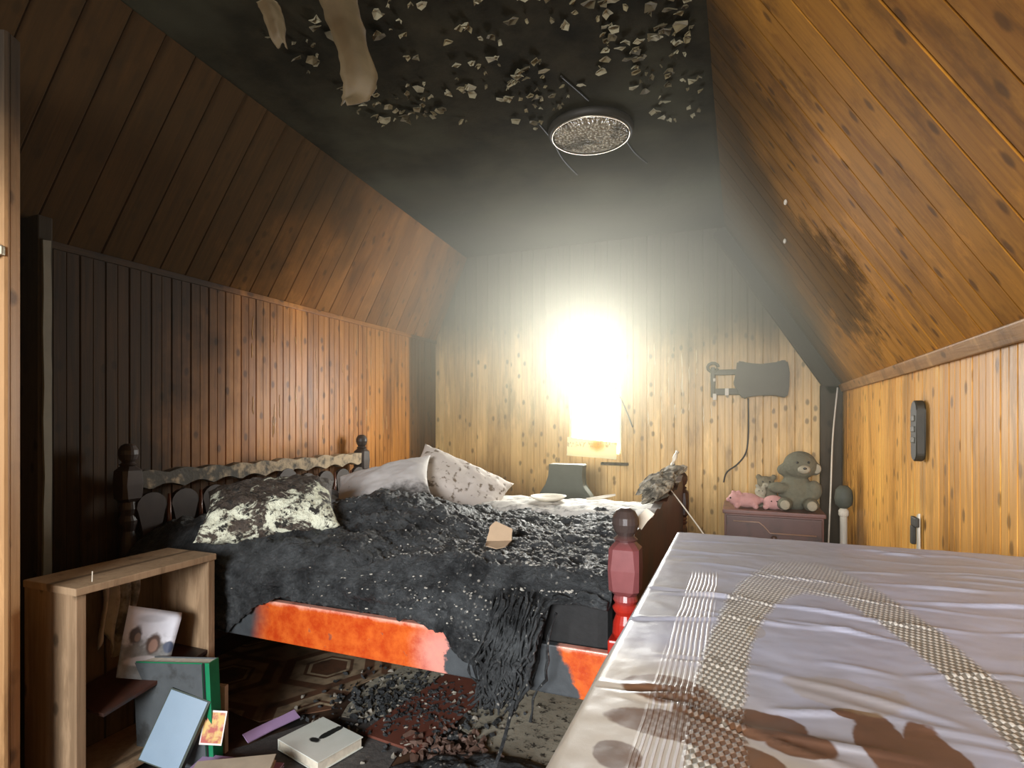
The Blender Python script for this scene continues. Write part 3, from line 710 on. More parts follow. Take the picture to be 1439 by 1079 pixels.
# ---------------------------------------------------------------- table and cloth
tb = thing('table', 'small table under the stained lilac grey tablecloth', 'table', (.225, .85, 0))
M_tw = wood('table_wood', (.4, .25, .12), (.28, .15, .06), rough=.5)
bm = bmesh.new(); box(bm, -.365, .365, -.69, .69, .765, .792, .004); fin('tabletop', bm, M_tw, tb)
for sx in (-.32, .32):
    for sy in (-.64, .64):
        bm = bmesh.new(); box(bm, sx-.025, sx+.025, sy-.025, sy+.025, 0, .766, .003); fin('leg', bm, M_tw, tb)
t = NT('lace_tablecloth'); p = t.pos(); x, y, z = t.sep(p); nz = t.noise(p, 18, 5, .6); nl = t.noise(p, 5, 3)
wob = t.math('MULTIPLY', t.math('SUBTRACT', nz, .5), .9)
base = t.mix(nz, (.32, .335, .43), (.47, .49, .59))
base = t.mix(t.ramp(t.noise(p, 3.2, 4), .42, .62), base, (.36, .365, .41))
# yellowed towards the near left corner
yel = t.ramp(t.math('ADD', t.math('ADD', y, t.math('MULTIPLY', x, .9)), t.math('MULTIPLY', t.math('SUBTRACT', nl, .5), .35)), .74, .50)
base = t.mix(t.math('MULTIPLY', yel, .75), base, (.50, .43, .31))
# lace ring: beads on a slanted lattice
def ringr(rx, ry):
    a = t.math('DIVIDE', t.math('SUBTRACT', x, .115), rx); b = t.math('DIVIDE', t.math('SUBTRACT', y, .58), ry)
    return t.math('SQRT', t.math('ADD', t.math('MULTIPLY', a, a), t.math('MULTIPLY', b, b)))
r = ringr(.145, .66)
ring = t.math('MULTIPLY', t.ramp(t.math('ADD', r, t.math('MULTIPLY', wob, .16)), .74, .80), t.ramp(t.math('ADD', r, t.math('MULTIPLY', wob, .16)), 1.16, 1.08))
S = 2*math.pi/.0105; S2 = 2*math.pi/.017
w1 = t.math('SINE', t.math('MULTIPLY', t.math('ADD', x, t.math('MULTIPLY', y, .25)), S)); w2 = t.math('SINE', t.math('MULTIPLY', t.math('SUBTRACT', y, t.math('MULTIPLY', x, .9)), S2))
bead = t.ramp(t.math('ADD', t.math('MULTIPLY', w1, w2), t.math('MULTIPLY', wob, .4)), -.25, .55)
lace = t.mix(bead, (.19, .17, .13), (.66, .63, .55))
rib = t.ramp(t.math('SINE', t.math('MULTIPLY', t.math('ADD', x, t.math('MULTIPLY', nl, .012)), 2*math.pi/.0062)), -.4, .5)
ribm = t.math('MULTIPLY', t.math('MULTIPLY', t.ramp(x, -.092, -.084), t.ramp(x, -.034, -.044)), t.math('MULTIPLY', t.ramp(t.math('ADD', y, t.math('MULTIPLY', nl, .5)), 1.5, 1.25), .8))
c = t.mix(t.math('MULTIPLY', ribm, rib), base, (.62, .60, .60))
c = t.mix(t.math('MULTIPLY', ring, t.ramp(y, 1.35, .85, .45, .95)), c, lace)
# brown tea-coloured stains
def stain(cx, cy, rx, ry, k=.5): return t.ell(x, y, cx, cy, rx*1.12, ry*1.12, t.math('MULTIPLY', t.math('SUBTRACT', t.noise(p, 24, 3), .5), k*1.1), .07)
sts = [stain(-.078, .640, .042, .030), stain(-.060, .565, .052, .024, .7), stain(-.040, .600, .022, .045, .5), stain(.020, .600, .034, .026, .7), stain(.052, .575, .028, .020, .5), stain(.0, .530, .03, .02, .7),
       stain(.120, .610, .020, .045, .8), stain(.160, .585, .022, .06, .8), stain(.105, .655, .020, .010, .8), stain(-.10, .50, .02, .02, .6)]
mm = sts[0]
for s_ in sts[1:]: mm = t.math('MAXIMUM', mm, s_)
sf = t.mix(t.noise(p, 14, 4), (.045, .018, .007), (.20, .085, .032))
c = t.mix(t.math('MULTIPLY', mm, t.math('SUBTRACT', .93, t.math('MULTIPLY', t.math('MULTIPLY', t.math('ADD', ring, ribm, clamp=True), bead), .25))), c, sf)
faint = t.math('MAXIMUM', stain(.02, .86, .012, .02), stain(.105, .70, .05, .035, .9)); c = t.mix(t.math('MULTIPLY', faint, .35), c, (.32, .25, .14))
hh = t.math('ADD', t.math('MULTIPLY', t.math('MULTIPLY', ring, bead), 1.0), t.math('MULTIPLY', t.math('MULTIPLY', ribm, rib), .6))
hh = t.math('ADD', hh, t.math('MULTIPLY', nz, .5)); t.bump(hh, .5, .0025)
M_cloth = t.set(c, t.ramp(ring, 0, 1, .36, .6), spec=.5)
TX0, TX1, TY0, TY1, TZ = -.153, .595, .15, 1.555, .802
bm = bmesh.new(); rows = []; drop = .42; st_ = .0055
us = []; a = TX0-drop
while a < TX1+.03: us.append(a); a += st_ if a > TX0-.03 else .012
vs = []; a = TY0-.2
while a < TY1+.25: vs.append(a); a += st_ if a < TY1 else .012
def crease(x, y):
    # long sharp fold lines roughly across the table
    h = 0
    for (cx, cy, L, ang, amp, w) in CRE:
        dx, dy = x-cx, y-cy; u = dx*math.cos(ang)+dy*math.sin(ang); v = -dx*math.sin(ang)+dy*math.cos(ang)+.012*math.sin(u*18+cx*40)
        if abs(u) < L: h += amp*math.exp(-(v/w)**2)*(1-(u/L)**2)
    return h
CR_ = random.Random(21)
CRE = [(CR_.uniform(-.15, .55), CR_.uniform(.55, 1.52), CR_.uniform(.04, .16), CR_.uniform(-.35, .25), CR_.uniform(.0016, .0042), CR_.uniform(.003, .007)) for _ in range(46)]
CRE += [(.16, .98, .17, -.04, .005, .005), (.42, 1.12, .2, .05, .005, .006), (-.05, 1.0, .09, .05, .004, .005)]
for u in us:
    row = []
    for v in vs:
        ex = max(TX0-u, u-TX1, 0); sx = -1 if u < TX0 else 1; ey = max(TY0-v, v-TY1, 0); sy = -1 if v < TY0 else 1
        x = min(max(u, TX0), TX1); y = min(max(v, TY0), TY1); z = TZ
        if ex or ey:
            z -= math.hypot(ex, ey)
            x += sx*ex*(.04+.06*math.sin(y*14+1)*min(1, ex*5)) if ex else 0
            x -= (0.022*math.exp(-((y-.72)/.16)**2)*min(1, ex/.05)) if ex and sx < 0 else 0
            y += sy*ey*(.03+.03*math.sin(x*17)*min(1, ey*5)) if ey else 0
            if sx > 0: x = min(x, XR-.03)
            z += .004*min(1, ex*60)
        else:
            z += crease(x, y)+.0012*mn.fractal((x*14, y*14, 0), .8, 2, 4)
        row.append(bm.verts.new((x, y, z)))
    rows.append(row)
for a, b in zip(rows, rows[1:]):
    for j in range(len(a)-1): bm.faces.new((a[j], a[j+1], b[j+1], b[j]))
cl = fin('tablecloth', bm, M_cloth, None, True); s = cl.modifiers.new('s', 'SOLIDIFY'); s.thickness = .002; s.offset = 1
tag(cl, 'lilac grey tablecloth with lace band and brown tea coloured stains', 'tablecloth')

# ---------------------------------------------------------------- open shelf unit at left with its contents
SX0, SX1, SY0, SY1, SZ = -1.965, -1.724, 1.012, 1.462, .628
shf = thing('open_shelf_unit', 'low open wooden shelf unit with scorched frame at the left', 'shelf', (SX0, SY0, 0))
si = Matrix.Translation((-SX0, -SY0, 0))
def sfin(name, bm, mat, parent=None): bmesh.ops.transform(bm, matrix=si, verts=bm.verts[:]); return fin(name, bm, mat, parent or shf)
bm = bmesh.new(); box(bm, SX0, SX1, SY0, SY0+.026, 0, SZ-.022, .002); sfin('side_panel', bm, M_shelf)
bm = bmesh.new(); box(bm, SX0, SX1, SY1-.026, SY1, 0, SZ-.022, .002); sfin('side_panel', bm, M_shelf)
bm = bmesh.new(); box(bm, SX0, SX1+.004, SY0-.004, SY1+.004, SZ-.022, SZ, .003); sfin('top_panel', bm, M_shelf)
bm = bmesh.new(); box(bm, SX0+.02, SX1, SY0+.027, SY1-.027, .03, .05, .002); sfin('bottom_panel', bm, M_shelf)
M_bd = wood('shelf_back', (.22, .15, .08), (.11, .07, .035), (0, 0, 0, .5), rough=.7)
for k in range(4):
    y0 = SY0+.028+k*.0992; bm = bmesh.new(); box(bm, SX0+.002, SX0+.012, y0, y0+.092, .02, SZ-.024, .002); sfin('back_board', bm, M_bd)
bm = bmesh.new(); box(bm, SX0+.014, SX0+.026, SY0+.055, SY0+.085, .05, SZ-.024, .002); sfin('batten', bm, M_shelf)
bm = bmesh.new(); box(bm, SX0+.02, SX1-.004, 0, .36, -.006, .006, .002)
bmesh.ops.transform(bm, matrix=Matrix.Translation((0, SY0+.075, .235)) @ Matrix.Rotation(math.radians(9), 4, 'X'), verts=bm.verts[:]); sfin('fallen_shelf_board', bm, M_dark)
bm = bmesh.new(); tube(bm, [(SX1-.03, SY0+.06, SZ), (SX1-.032, SY0+.062, SZ+.03)], .0015, 6); sfin('nail', bm, M_pale)
# pale draped cloth strips at the back of the shelf
bm = bmesh.new(); rows = []
for i in range(30):
    s = i/29; y = 1.19+.12*s; row = []
    for j in range(14):
        z = SZ-.026-(.24-.05*math.sin(s*9))*j/13; row.append(bm.verts.new((SX0+.055+.018*math.sin(s*22)+.01*mn.noise((y*30, z*8, 1)), y+.01*math.sin(j*.4), z)))
    rows.append(row)
for a, b in zip(rows, rows[1:]):
    for j in range(13): bm.faces.new((a[j], a[j+1], b[j+1], b[j]))
o = fin('hanging_cloth', bm, flat('pale_drape', (.42, .38, .32), .85, .4, 14, soot=.35), None, True); s = o.modifiers.new('s', 'SOLIDIFY'); s.thickness = .003
tag(o, 'pale sooty cloth strips hanging inside the open shelf unit', 'cloth')
# black and white print of people on a sheet (flat print)
t = NT('people_print'); o_ = t.obj(); x, y, z = t.sep(o_); n = t.noise(o_, 24, 4)
c = t.mix(n, (.50, .51, .56), (.70, .71, .76)); mk = t.ramp(t.math('ADD', z, t.math('MULTIPLY', t.math('SUBTRACT', n, .5), .10)), .125, .085)
c = t.mix(mk, c, t.mix(t.noise(o_, 40, 4), (.06, .07, .06), (.30, .30, .30)))
for (cx, cy, rx, ry, col) in ((-.045, .125, .017, .026, (.07, .06, .06)), (.012, .098, .021, .030, (.08, .05, .04)), (.012, .092, .012, .019, (.28, .17, .13)), (.055, .088, .015, .018, (.06, .08, .13)), (-.038, .118, .008, .013, (.22, .16, .13)), (-.005, .045, .05, .014, (.40, .38, .38))):
    c = t.mix(t.ell(x, z, cx, cy, rx, ry, t.math('MULTIPLY', t.math('SUBTRACT', n, .5), 1.0), .25), c, col)
c = t.mix(t.math('MULTIPLY', t.ell(x, z, -.01, .175, .04, .012, None, .4), .5), c, (.3, .3, .33))
M_pr = t.set(c, .45)
bm = bmesh.new(); N = 10; g = {}
for i in range(N+1):
    for j in range(N+1):
        u, v = i/N, j/N; x = (-.085+.16*u)*(1-.12*(1-v)); z = .215*v-.02*u; g[i, j] = bm.verts.new((x, .012*math.sin(u*3)+.010*(v > .9)*(v-.9)*20*u+.012*math.sin(v*4), z))
for i in range(N):
    for j in range(N): bm.faces.new((g[i, j], g[i+1, j], g[i+1, j+1], g[i, j+1]))
o = fin('printed_flyer', bm, M_pr, None, True); s = o.modifiers.new('s', 'SOLIDIFY'); s.thickness = .0015
o.matrix_world = Matrix.Translation((-1.775, 1.24, .277)) @ Matrix.Rotation(math.radians(62), 4, 'Z') @ Matrix.Rotation(math.radians(-14), 4, 'X') @ Matrix.Rotation(math.radians(13), 4, 'Y')
tag(o, 'curled black and white flyer with portraits standing in the shelf unit', 'flyer')

# books -----------------------------------------------------------------------------------------
def book(name, w, h, th, cover, label, mtx, pages=(.62, .57, .46), cat='book', group=None, spine_mat=None, covtop=None):
    """local: X = width (spine at x=0), Z = height, Y = thickness"""
    r = thing(name, label, cat, (0, 0, 0)); r.matrix_world = mtx
    if group: r['group'] = group
    c = .003
    for y0 in (0, th-c):
        bm = bmesh.new(); box(bm, 0, w, y0, y0+c, 0, h, .0008); fin('cover', bm, covtop if (covtop and y0 == 0) else cover, r)
    bm = bmesh.new(); box(bm, -.003, .002, 0, th, 0, h, .0012); fin('spine', bm, spine_mat or cover, r)
    bm = bmesh.new(); box(bm, .003, w-.004, c+.0003, th-c-.0003, .004, h-.004, 0)
    M_p = bpy.data.materials.get('pages') or flat('pages', pages, .8, .3, 60); fin('pages', bm, M_p, r)
    return r
R = Matrix.Rotation; T = Matrix.Translation
# large grey folder with green spine, standing in front of the shelf
M_green = flat('green_cover', (.010, .20, .085), .35, .3, 14); M_gc = flat('grey_board', (.075, .085, .09), .5, .3, 20, soot=.2)
bk = book('binder', .27, .335, .045, M_green, 'tall binder with grey front and green spine standing in the shelf unit', T((-1.545, 1.34, .0)) @ R(math.radians(-168), 4, 'Z') @ R(math.radians(3), 4, 'Y'), covtop=M_gc)
bm = bmesh.new(); box(bm, .012, .020, .0455, .047, .0, .335, .0005); fin('hinge_strip', bm, flat('black_strip', (.01, .012, .012), .4), bk)
bm = bmesh.new(); box(bm, .022, .27, .0455, .0475, .001, .332, .0005); tag(fin('front_board', bm, M_gc, bk), 'grey front board')
M_lb = flat('pale_blue_cover', (.20, .29, .38), .35, .12, 10); M_dkc = flat('dark_green_cover', (.03, .045, .03), .6, .4, 20)
book('blue_book', .135, .21, .022, M_dkc, 'light blue covered book leaning at the bottom of the shelf unit', T((-1.585, 1.225, .02)) @ R(math.radians(-158), 4, 'Z') @ R(math.radians(20), 4, 'X') @ R(math.radians(-17), 4, 'Y'), covtop=M_lb)
bk = bpy.data.objects['blue_book']; bm = bmesh.new(); box(bm, .004, .131, .0222, .0240, .004, .206, .0005); tag(fin('front_board', bm, M_lb, bk), 'light blue front board')
# picture card
t = NT('picture_card'); o_ = t.obj(); x, y, z = t.sep(o_); n = t.noise(o_, 34, 3)
c = t.mix(t.ramp(n, .4, .6), (.40, .07, .05), (.62, .42, .12)); c = t.mix(t.ramp(t.noise(o_, 22, 3), .55, .65), c, (.55, .30, .24))
bd = t.math('MAXIMUM', t.ramp(t.math('ABSOLUTE', x), .030, .031), t.ramp(t.math('ABSOLUTE', t.math('SUBTRACT', z, .05)), .044, .045)); c = t.mix(bd, c, (.7, .66, .62))
bm = bmesh.new(); box(bm, -.034, .034, -.001, .001, 0, .10, .0004)
o = fin('picture_card', bm, t.set(c, .4)); o.matrix_world = T((-1.535, 1.285, .085)) @ R(math.radians(28), 4, 'Z') @ R(math.radians(-12), 4, 'X') @ R(math.radians(6), 4, 'Y')
tag(o, 'small white bordered picture card with red and yellow image beside the blue book', 'card')
M_wh = flat('white_cover', (.66, .68, .60), .4, .08, 12, soot=.10); M_crm = flat('cream_cover', (.50, .44, .33), .6, .2, 20); M_lil = flat('lilac_cover', (.40, .27, .46), .55, .15, 20)
book('thin_white_book', .13, .225, .016, M_crm, 'thin pale book standing on edge right of the green binder', T((-1.575, 1.385, .0)) @ R(math.radians(-172), 4, 'Z'))
book('cream_book', .22, .15, .022, M_crm, 'cream edged book lying flat at the bottom edge of the photo', T((-1.50, 1.215, .060)) @ R(math.radians(32), 4, 'Z') @ R(math.radians(90), 4, 'X') @ R(0, 4, 'Z'))
book('lilac_folder', .27, .20, .012, M_lil, 'flat lilac folder on the floor by the bottom edge', T((-1.57, 1.30, .030)) @ R(math.radians(12), 4, 'Z') @ R(math.radians(93), 4, 'X'), cat='folder')
t = NT('white_burnt_cover'); o_ = t.obj(); x, y, z = t.sep(o_); n = t.noise(o_, 22, 4)
c = t.mix(n, (.60, .63, .55), (.74, .77, .70)); wv = t.math('MULTIPLY', t.math('SUBTRACT', n, .5), 1.4)
c = t.mix(t.math('MAXIMUM', t.ell(x, z, .105, .045, .014, .05, wv, .1), t.ell(x, z, .10, .105, .022, .013, wv, .2)), c, (.02, .022, .02)); M_wb = t.set(c, .45)
wbk = book('white_book', .215, .175, .036, M_wh, 'white hardback with black burn mark lying on the floor', T((-1.375, 1.615, .008)) @ R(math.radians(-14), 4, 'Z') @ R(math.radians(90), 4, 'X'), covtop=M_wb)
bm = bmesh.new()
# lay the burnt cover board on the top face
for ch in list(wbk.children):
    if ch.name.startswith('cover'): ch.data.materials[0] = M_wb
bm.free()
scrap('lilac_paper', [(-.02, -.10), (.02, -.10), (.022, .10), (-.018, .10)], T((-1.52, 1.52, .03)) @ R(math.radians(-12), 4, 'Z') @ R(.35, 4, 'Y'), M_lil, 'narrow lilac paper strip on the floor left of the white book', 'paper', .004)

# ---------------------------------------------------------------- floor coverings and rubble
t = NT('patterned_lino'); p = t.pos(); x, y, z = t.sep(p)
X = t.math('ADD', t.math('MULTIPLY', x, .83), t.math('MULTIPLY', y, .55)); Y = t.math('SUBTRACT', t.math('MULTIPLY', y, .83), t.math('MULTIPLY', x, .55))
def tile(v, per, off): return t.math('ABSOLUTE', t.math('SUBTRACT', t.math('MULTIPLY', t.math('FRACT', t.math('DIVIDE', t.math('ADD', v, off), per)), per), per/2))
ax = tile(X, .42, .50); ay = tile(Y, .42, .12)
h_ = t.math('MAXIMUM', ax, t.math('ADD', t.math('MULTIPLY', ax, .5), t.math('MULTIPLY', ay, .866)))
def band(a, b): return t.math('MULTIPLY', t.ramp(h_, a, a+.004), t.ramp(h_, b+.004, b))
pt = t.math('ADD', t.math('MAXIMUM', band(.072, .086), t.math('MULTIPLY', band(.10, .15), .7)), t.math('MULTIPLY', t.ramp(h_, .19, .20), .5), clamp=True)
n = t.noise(p, 14, 5); c = t.mix(pt, (.14, .07, .04), (.46, .36, .23)); c = t.mix(t.math('MULTIPLY', t.ramp(n, .4, .7), .7), c, (.05, .035, .025))
M_lino = t.set(c, .35)
t = NT('stone_lino'); p = t.pos(); n = t.noise(p, 7, 6, .65); n2 = t.noise(p, 30, 5, .7)
c = t.mix(n, (.15, .135, .10), (.44, .41, .32)); c = t.mix(t.ramp(n2, .52, .64), c, (.03, .026, .02)); t.bump(n2, .5, .006); M_stone = t.set(c, .6)
t = NT('grey_underlay'); p = t.pos(); n = t.noise(p, 45, 5, .7); c = t.mix(n, (.03, .028, .026), (.13, .12, .11)); t.bump(n, .6, .006); M_under = t.set(c, .7)
def sheet(name, poly, th, mat, label, cat, z=0.001, seed=1, amp=.02):
    bm = bmesh.new(); prism(bm, rough_poly(poly, 6, amp, seed), th, 'z', z); return tag(fin(name, bm, mat), label, cat)
sheet('patterned_lino', [(-2.25, 1.62), (-1.62, 1.56), (-1.44, 1.74), (-1.47, 1.95), (-1.30, 2.25), (-1.25, 2.55), (-2.25, 2.6)], .004, M_lino, 'brown linoleum with pale hexagon pattern under the bed', 'flooring')
sheet('torn_lino', [(-1.37, 1.70), (-1.44, 1.95), (-1.33, 2.32), (-.45, 2.36), (-.40, 1.66), (-.72, 1.60), (-.92, 1.80), (-.96, 2.16), (-1.20, 2.14), (-1.18, 1.78)], .006, M_stone, 'torn beige grey flooring sheet with debris under the bed edge', 'flooring', seed=4)
sheet('grey_underlay', [(-1.62, 1.30), (-1.46, 1.60), (-1.36, 1.70), (-1.18, 1.74), (-1.05, 1.62), (-1.0, 1.30)], .003, M_under, 'dark grey gritty underlay around the white book', 'flooring', seed=8)
bm = bmesh.new(); box(bm, -.125, .125, -.32, .32, 0, .009, .002); o = fin('floor_board_panel', bm, flat('maroon_board', (.13, .045, .03), .4, .35, 10)); o.matrix_world = T((-1.065, 1.93, .007)) @ R(math.radians(-6), 4, 'Z')
tag(o, 'reddish brown board lying between the torn flooring sheets', 'board')
M_chunk = [M_char, flat('chunk_brown', (.09, .05, .035), .7, .4, 40), flat('chunk_pale', (.24, .22, .18), .8, .4, 40)]
random.seed(9)
def rubble(name, n, cen, sp, rmax, mat, label):
    bm = bmesh.new()
    for i in range(n):
        x = random.gauss(cen[0], sp[0]); y = random.gauss(cen[1], sp[1]); r = random.uniform(.003, rmax)
        if x < -1.68 or (x > -.2): continue
        if -1.42 < x < -1.12 and 1.38 < y < 1.62: continue
        g = bmesh.ops.create_icosphere(bm, subdivisions=1, radius=r, matrix=T((x, y, r*.6+.007)) @ R(random.random()*6, 4, 'Z') @ R(random.random()*2, 4, 'X') @ Matrix.Diagonal((random.uniform(.6, 1.8), 1, random.uniform(.4, .9), 1)))
        for v in g['verts']: v.co += Vector((random.uniform(-1, 1), random.uniform(-1, 1), random.uniform(-1, 1)))*r*.4
    tag(fin(name, bm, mat), label, 'debris', kind='stuff')
rubble('charcoal_rubble', 900, (-1.15, 1.86), (.15, .12), .011, M_char, 'black charcoal crumbs heaped on the floor below the rail')
rubble('brown_rubble', 130, (-.90, 1.66), (.08, .05), .016, M_chunk[1], 'reddish brown burnt bits beside the maroon board')
rubble('pale_rubble', 160, (-1.15, 1.85), (.2, .18), .010, M_chunk[2], 'pale grey grit scattered over the floor debris')
# charred black cloth heap near the table
bm = bmesh.new(); rows = []
for i in range(71):
    row = []
    for j in range(71):
        u, v = i/35-1, j/35-1; x = -.72+.30*u; y = 1.50+.20*v+.05*u; f = max(0, 1-(u*u+v*v)); row.append(bm.verts.new((x, y, .009+f*(.045+.03*mn.fractal((x*12, y*12, 4), .8, 2, 5)))))
    rows.append(row)
for a, b in zip(rows, rows[1:]):
    for j in range(70):
        us_ = [(v.co.x+.72)/.30 for v in (a[j], b[j+1])]
        q4 = (a[j], a[j+1], b[j+1], b[j])
        if all(((v.co.x+.72)/.30)**2+((v.co.y-1.5-.05*((v.co.x+.72)/.30))/.20)**2 < 1.0+.25*mn.noise(v.co*9) for v in q4): bm.faces.new(q4)
for v in [v for v in bm.verts if not v.link_faces]: bm.verts.remove(v)
o = fin('charred_cloth_heap', bm, M_char, None, True); s = o.modifiers.new('s', 'SOLIDIFY'); s.thickness = .006; tag(o, 'low heap of black charred cloth on the floor next to the table', 'cloth')

# ---------------------------------------------------------------- back right corner: cabinet, toys, pole
CX, CY = -.10, 3.62
cab = thing('bedside_cabinet', 'dark reddish bedside cabinet in the far right corner', 'cabinet', (CX, CY, 0))
M_cab = flat('cabinet_red_brown', (.15, .062, .048), .45, .3, 12, soot=.25)
M_cabd = flat('cabinet_dark', (.09, .04, .032), .45, .3, 12, soot=.3)
bm = bmesh.new(); box(bm, .01, .54, .02, .40, .03, .54, .004); fin('body', bm, M_cab, cab)
bm = bmesh.new(); box(bm, 0, .55, 0, .42, .54, .565, .006); fin('top_panel', bm, M_cab, cab)
for k, (z0, z1) in enumerate(((.385, .53), (.215, .37), (.045, .20))):
    bm = bmesh.new(); box(bm, .02, .53, 0, .022, z0, z1, .004); dwr = fin('drawer', bm, M_cabd, cab)
    # stepped moulding line that dips from left to right
    bm = bmesh.new(); zt = z1-.03; tube(bm, [(.06, -.003, zt), (.20, -.003, zt), (.225, -.003, zt-.02), (.26, -.003, z0+.055), (.50, -.003, z0+.055)], .0045, 6); fin('moulding', bm, flat('mould', (.30, .19, .14), .4) if k == 0 else bpy.data.materials['mould'], dwr, True)
    bm = bmesh.new(); lathe(bm, [(.010, 0), (.008, .012), (.016, .020), (.014, .030), (.004, .034)], seg=14); kn = fin('knob', bm, M_dark, dwr, True); kn.rotation_euler = (math.pi/2, 0, 0); kn.location = (.28, 0, z0+.03)
for sx in (.03, .50):
    bm = bmesh.new(); box(bm, sx-.015, sx+.02, .03, .065, 0, .031, .002); fin('foot', bm, M_cab, cab)
def plush(name, label, loc, sph, mat, voxel=.008, extras=()):
    r = thing(name, label, 'plush toy', loc); blob('body', sph, mat, r, voxel)
    for (nm, c, rr, m) in extras:
        bm = bmesh.new(); bmesh.ops.create_icosphere(bm, subdivisions=3, radius=1, matrix=Matrix.Translation(c) @ Matrix.Diagonal((*(rr if isinstance(rr, tuple) else (rr,)*3), 1))); fin(nm, bm, m, r, True)
    return r
def fur(name, a, b):
    t = NT(name); n = t.noise(t.obj(), 45, 5, .7); t.bump(n, .7, .01); return t.set(t.mix(n, a, b), .95)
F_grey = fur('grey_green_plush', (.09, .085, .055), (.17, .16, .11)); F_pale = fur('pale_plush', (.26, .23, .16), (.38, .34, .25)); F_pink = fur('pink_plush', (.42, .21, .19), (.58, .32, .30)); F_blk = flat('bead_black', (.01, .01, .01), .15)
plush('grey_bear', 'large sooty grey plush bear with round ears on the cabinet', (.31, 3.80, .565),
      [((0, 0, .10), (.10, .085, .11)), ((.02, -.02, .265), (.092, .082, .085)), ((-.055, -.01, .215), .028), ((.10, -.02, .245), (.036, .025, .040)), ((-.07, -.02, .235), (.036, .025, .036)),
       ((-.10, -.06, .13), (.06, .035, .035)), ((.09, -.05, .12), (.045, .04, .06)), ((-.07, -.10, .04), (.045, .07, .038)), ((.07, -.10, .04), (.045, .07, .038))], F_grey, .008,
      [('muzzle', (.035, -.095, .245), (.035, .024, .026), F_pale), ('ear_lining', (.106, -.043, .247), (.024, .008, .028), F_pale), ('foot_pad', (.07, -.168, .042), (.026, .006, .028), F_pale), ('foot_pad', (-.07, -.168, .042), (.026, .006, .028), F_pale), ('eye', (.0, -.098, .285), .007, F_blk), ('eye', (.06, -.094, .287), .007, F_blk), ('nose', (.038, -.118, .252), (.010, .006, .007), F_blk)])
plush('brown_toy', 'dull brown plush toy slumped left of the large grey bear', (.155, 3.86, .565),
      [((0, 0, .06), (.06, .05, .06)), ((-.01, -.01, .145), (.05, .045, .042)), ((-.05, -.01, .18), .018), ((.035, -.01, .18), .018), ((-.045, -.06, .03), (.025, .05, .025)), ((.04, -.06, .03), (.025, .05, .025))], fur('brown_plush', (.12, .10, .06), (.20, .17, .11)), .007,
      [('muzzle', (-.01, -.053, .135), (.02, .014, .016), F_pale), ('eye', (-.028, -.05, .155), .005, F_blk), ('eye', (.012, -.05, .155), .005, F_blk)])
plush('pink_toy', 'pink plush animal with black bead eye at the left on the cabinet', (.035, 3.74, .565),
      [((0, 0, .045), (.085, .055, .046)), ((-.065, -.02, .052), (.042, .04, .038)), ((-.075, -.02, .092), .014), ((-.045, -.02, .094), .014), ((-.055, -.04, .014), .018), ((.05, -.04, .014), .018), ((.082, 0, .05), .018)], F_pink, .006,
      [('eye', (-.092, -.052, .062), .006, F_blk), ('snout', (-.106, -.028, .048), (.010, .016, .013), F_pink)])
plush('pink_ball_toy', 'round pink plush toy without ears beside the pink animal', (.185, 3.72, .565),
      [((0, 0, .042), (.062, .05, .044)), ((-.045, -.03, .018), .018), ((.045, -.03, .018), .018)], F_pink, .006, [('eye', (.015, -.049, .055), .004, F_blk), ('eye', (-.015, -.049, .055), .004, F_blk)])
plush('cream_toy', 'small cream plush resting on top of the pink animals', (.115, 3.79, .63),
      [((0, 0, .03), (.035, .03, .032)), ((-.02, -.005, .066), .012), ((.02, -.005, .066), .012), ((0, -.02, .0), (.03, .03, .015)), ((0, 0, -.03), (.028, .025, .036))], F_pale, .006, [('eye', (-.01, -.03, .038), .003, F_blk), ('eye', (.01, -.03, .038), .003, F_blk)])
# standing white tube with dark head, thin leaning cable
M_tube = flat('white_tube', (.62, .58, .48), .4, .1, 10)
pole = thing('tube_stand', 'white upright tube with a dark round head in the right corner', 'stand', (.575, 3.90, 0))
bm = bmesh.new(); tube(bm, [(0, 0, .02), (0, 0, .52)], .020, 14); fin('tube', bm, M_tube, pole, True)
bm = bmesh.new(); lathe(bm, [(.045, 0), (.05, .012), (.022, .024)], seg=20); fin('foot', bm, M_tube, pole, True)
bm = bmesh.new(); lathe(bm, [(.014, .51), (.028, .53), (.028, .555), (.016, .57)], seg=16); fin('collar', bm, M_pale, pole, True)
bm = bmesh.new(); lathe(bm, [(.020, .57), (.044, .59), (.050, .63), (.044, .68), (.022, .705)], seg=20); fin('head', bm, M_stand, pole, True)
bm = bmesh.new(); tube(bm, smooth_pts([(.585, 4.20, 1.31), (.545, 4.1, 1.0), (.52, 4.0, .66), (.50, 3.94, .33), (.49, 3.92, .01)]), .005, 6)
tag(fin('leaning_cable', bm, M_pale, None, True), 'thin pale cable leaning down the right back corner', 'cable')

# ---------------------------------------------------------------- fixtures on walls
fx = thing('wall_fixture', 'sooty melted wall fixture with two bar bracket on back wall', 'fixture', (0, 4.276, 1.37))
M_fx = flat('fixture_soot', (.085, .075, .048), .6, .25, 12)
bm = bmesh.new(); prism(bm, [(-.025, .10), (-.02, .135), (.03, .128), (.07, .105), (.13, .098), (.20, .105), (.245, .13), (.29, .128), (.305, .06), (.302, -.06), (.29, -.118), (.25, -.115), (.20, -.092), (.12, -.092), (.06, -.11), (.015, -.125), (-.01, -.09), (-.045, -.02), (-.03, .05)], .10, 'y', -.10)
bmesh.ops.bevel(bm, geom=bm.edges[:], offset=.01, segments=2, affect='EDGES'); fin('body', bm, M_fx, fx)
bm = bmesh.new(); box(bm, -.17, 0, -.055, -.03, .045, .082, .006); fin('bracket_bar', bm, M_fx, fx)
bm = bmesh.new(); box(bm, -.17, 0, -.055, -.03, -.095, -.05, .006); fin('bracket_bar', bm, M_fx, fx)
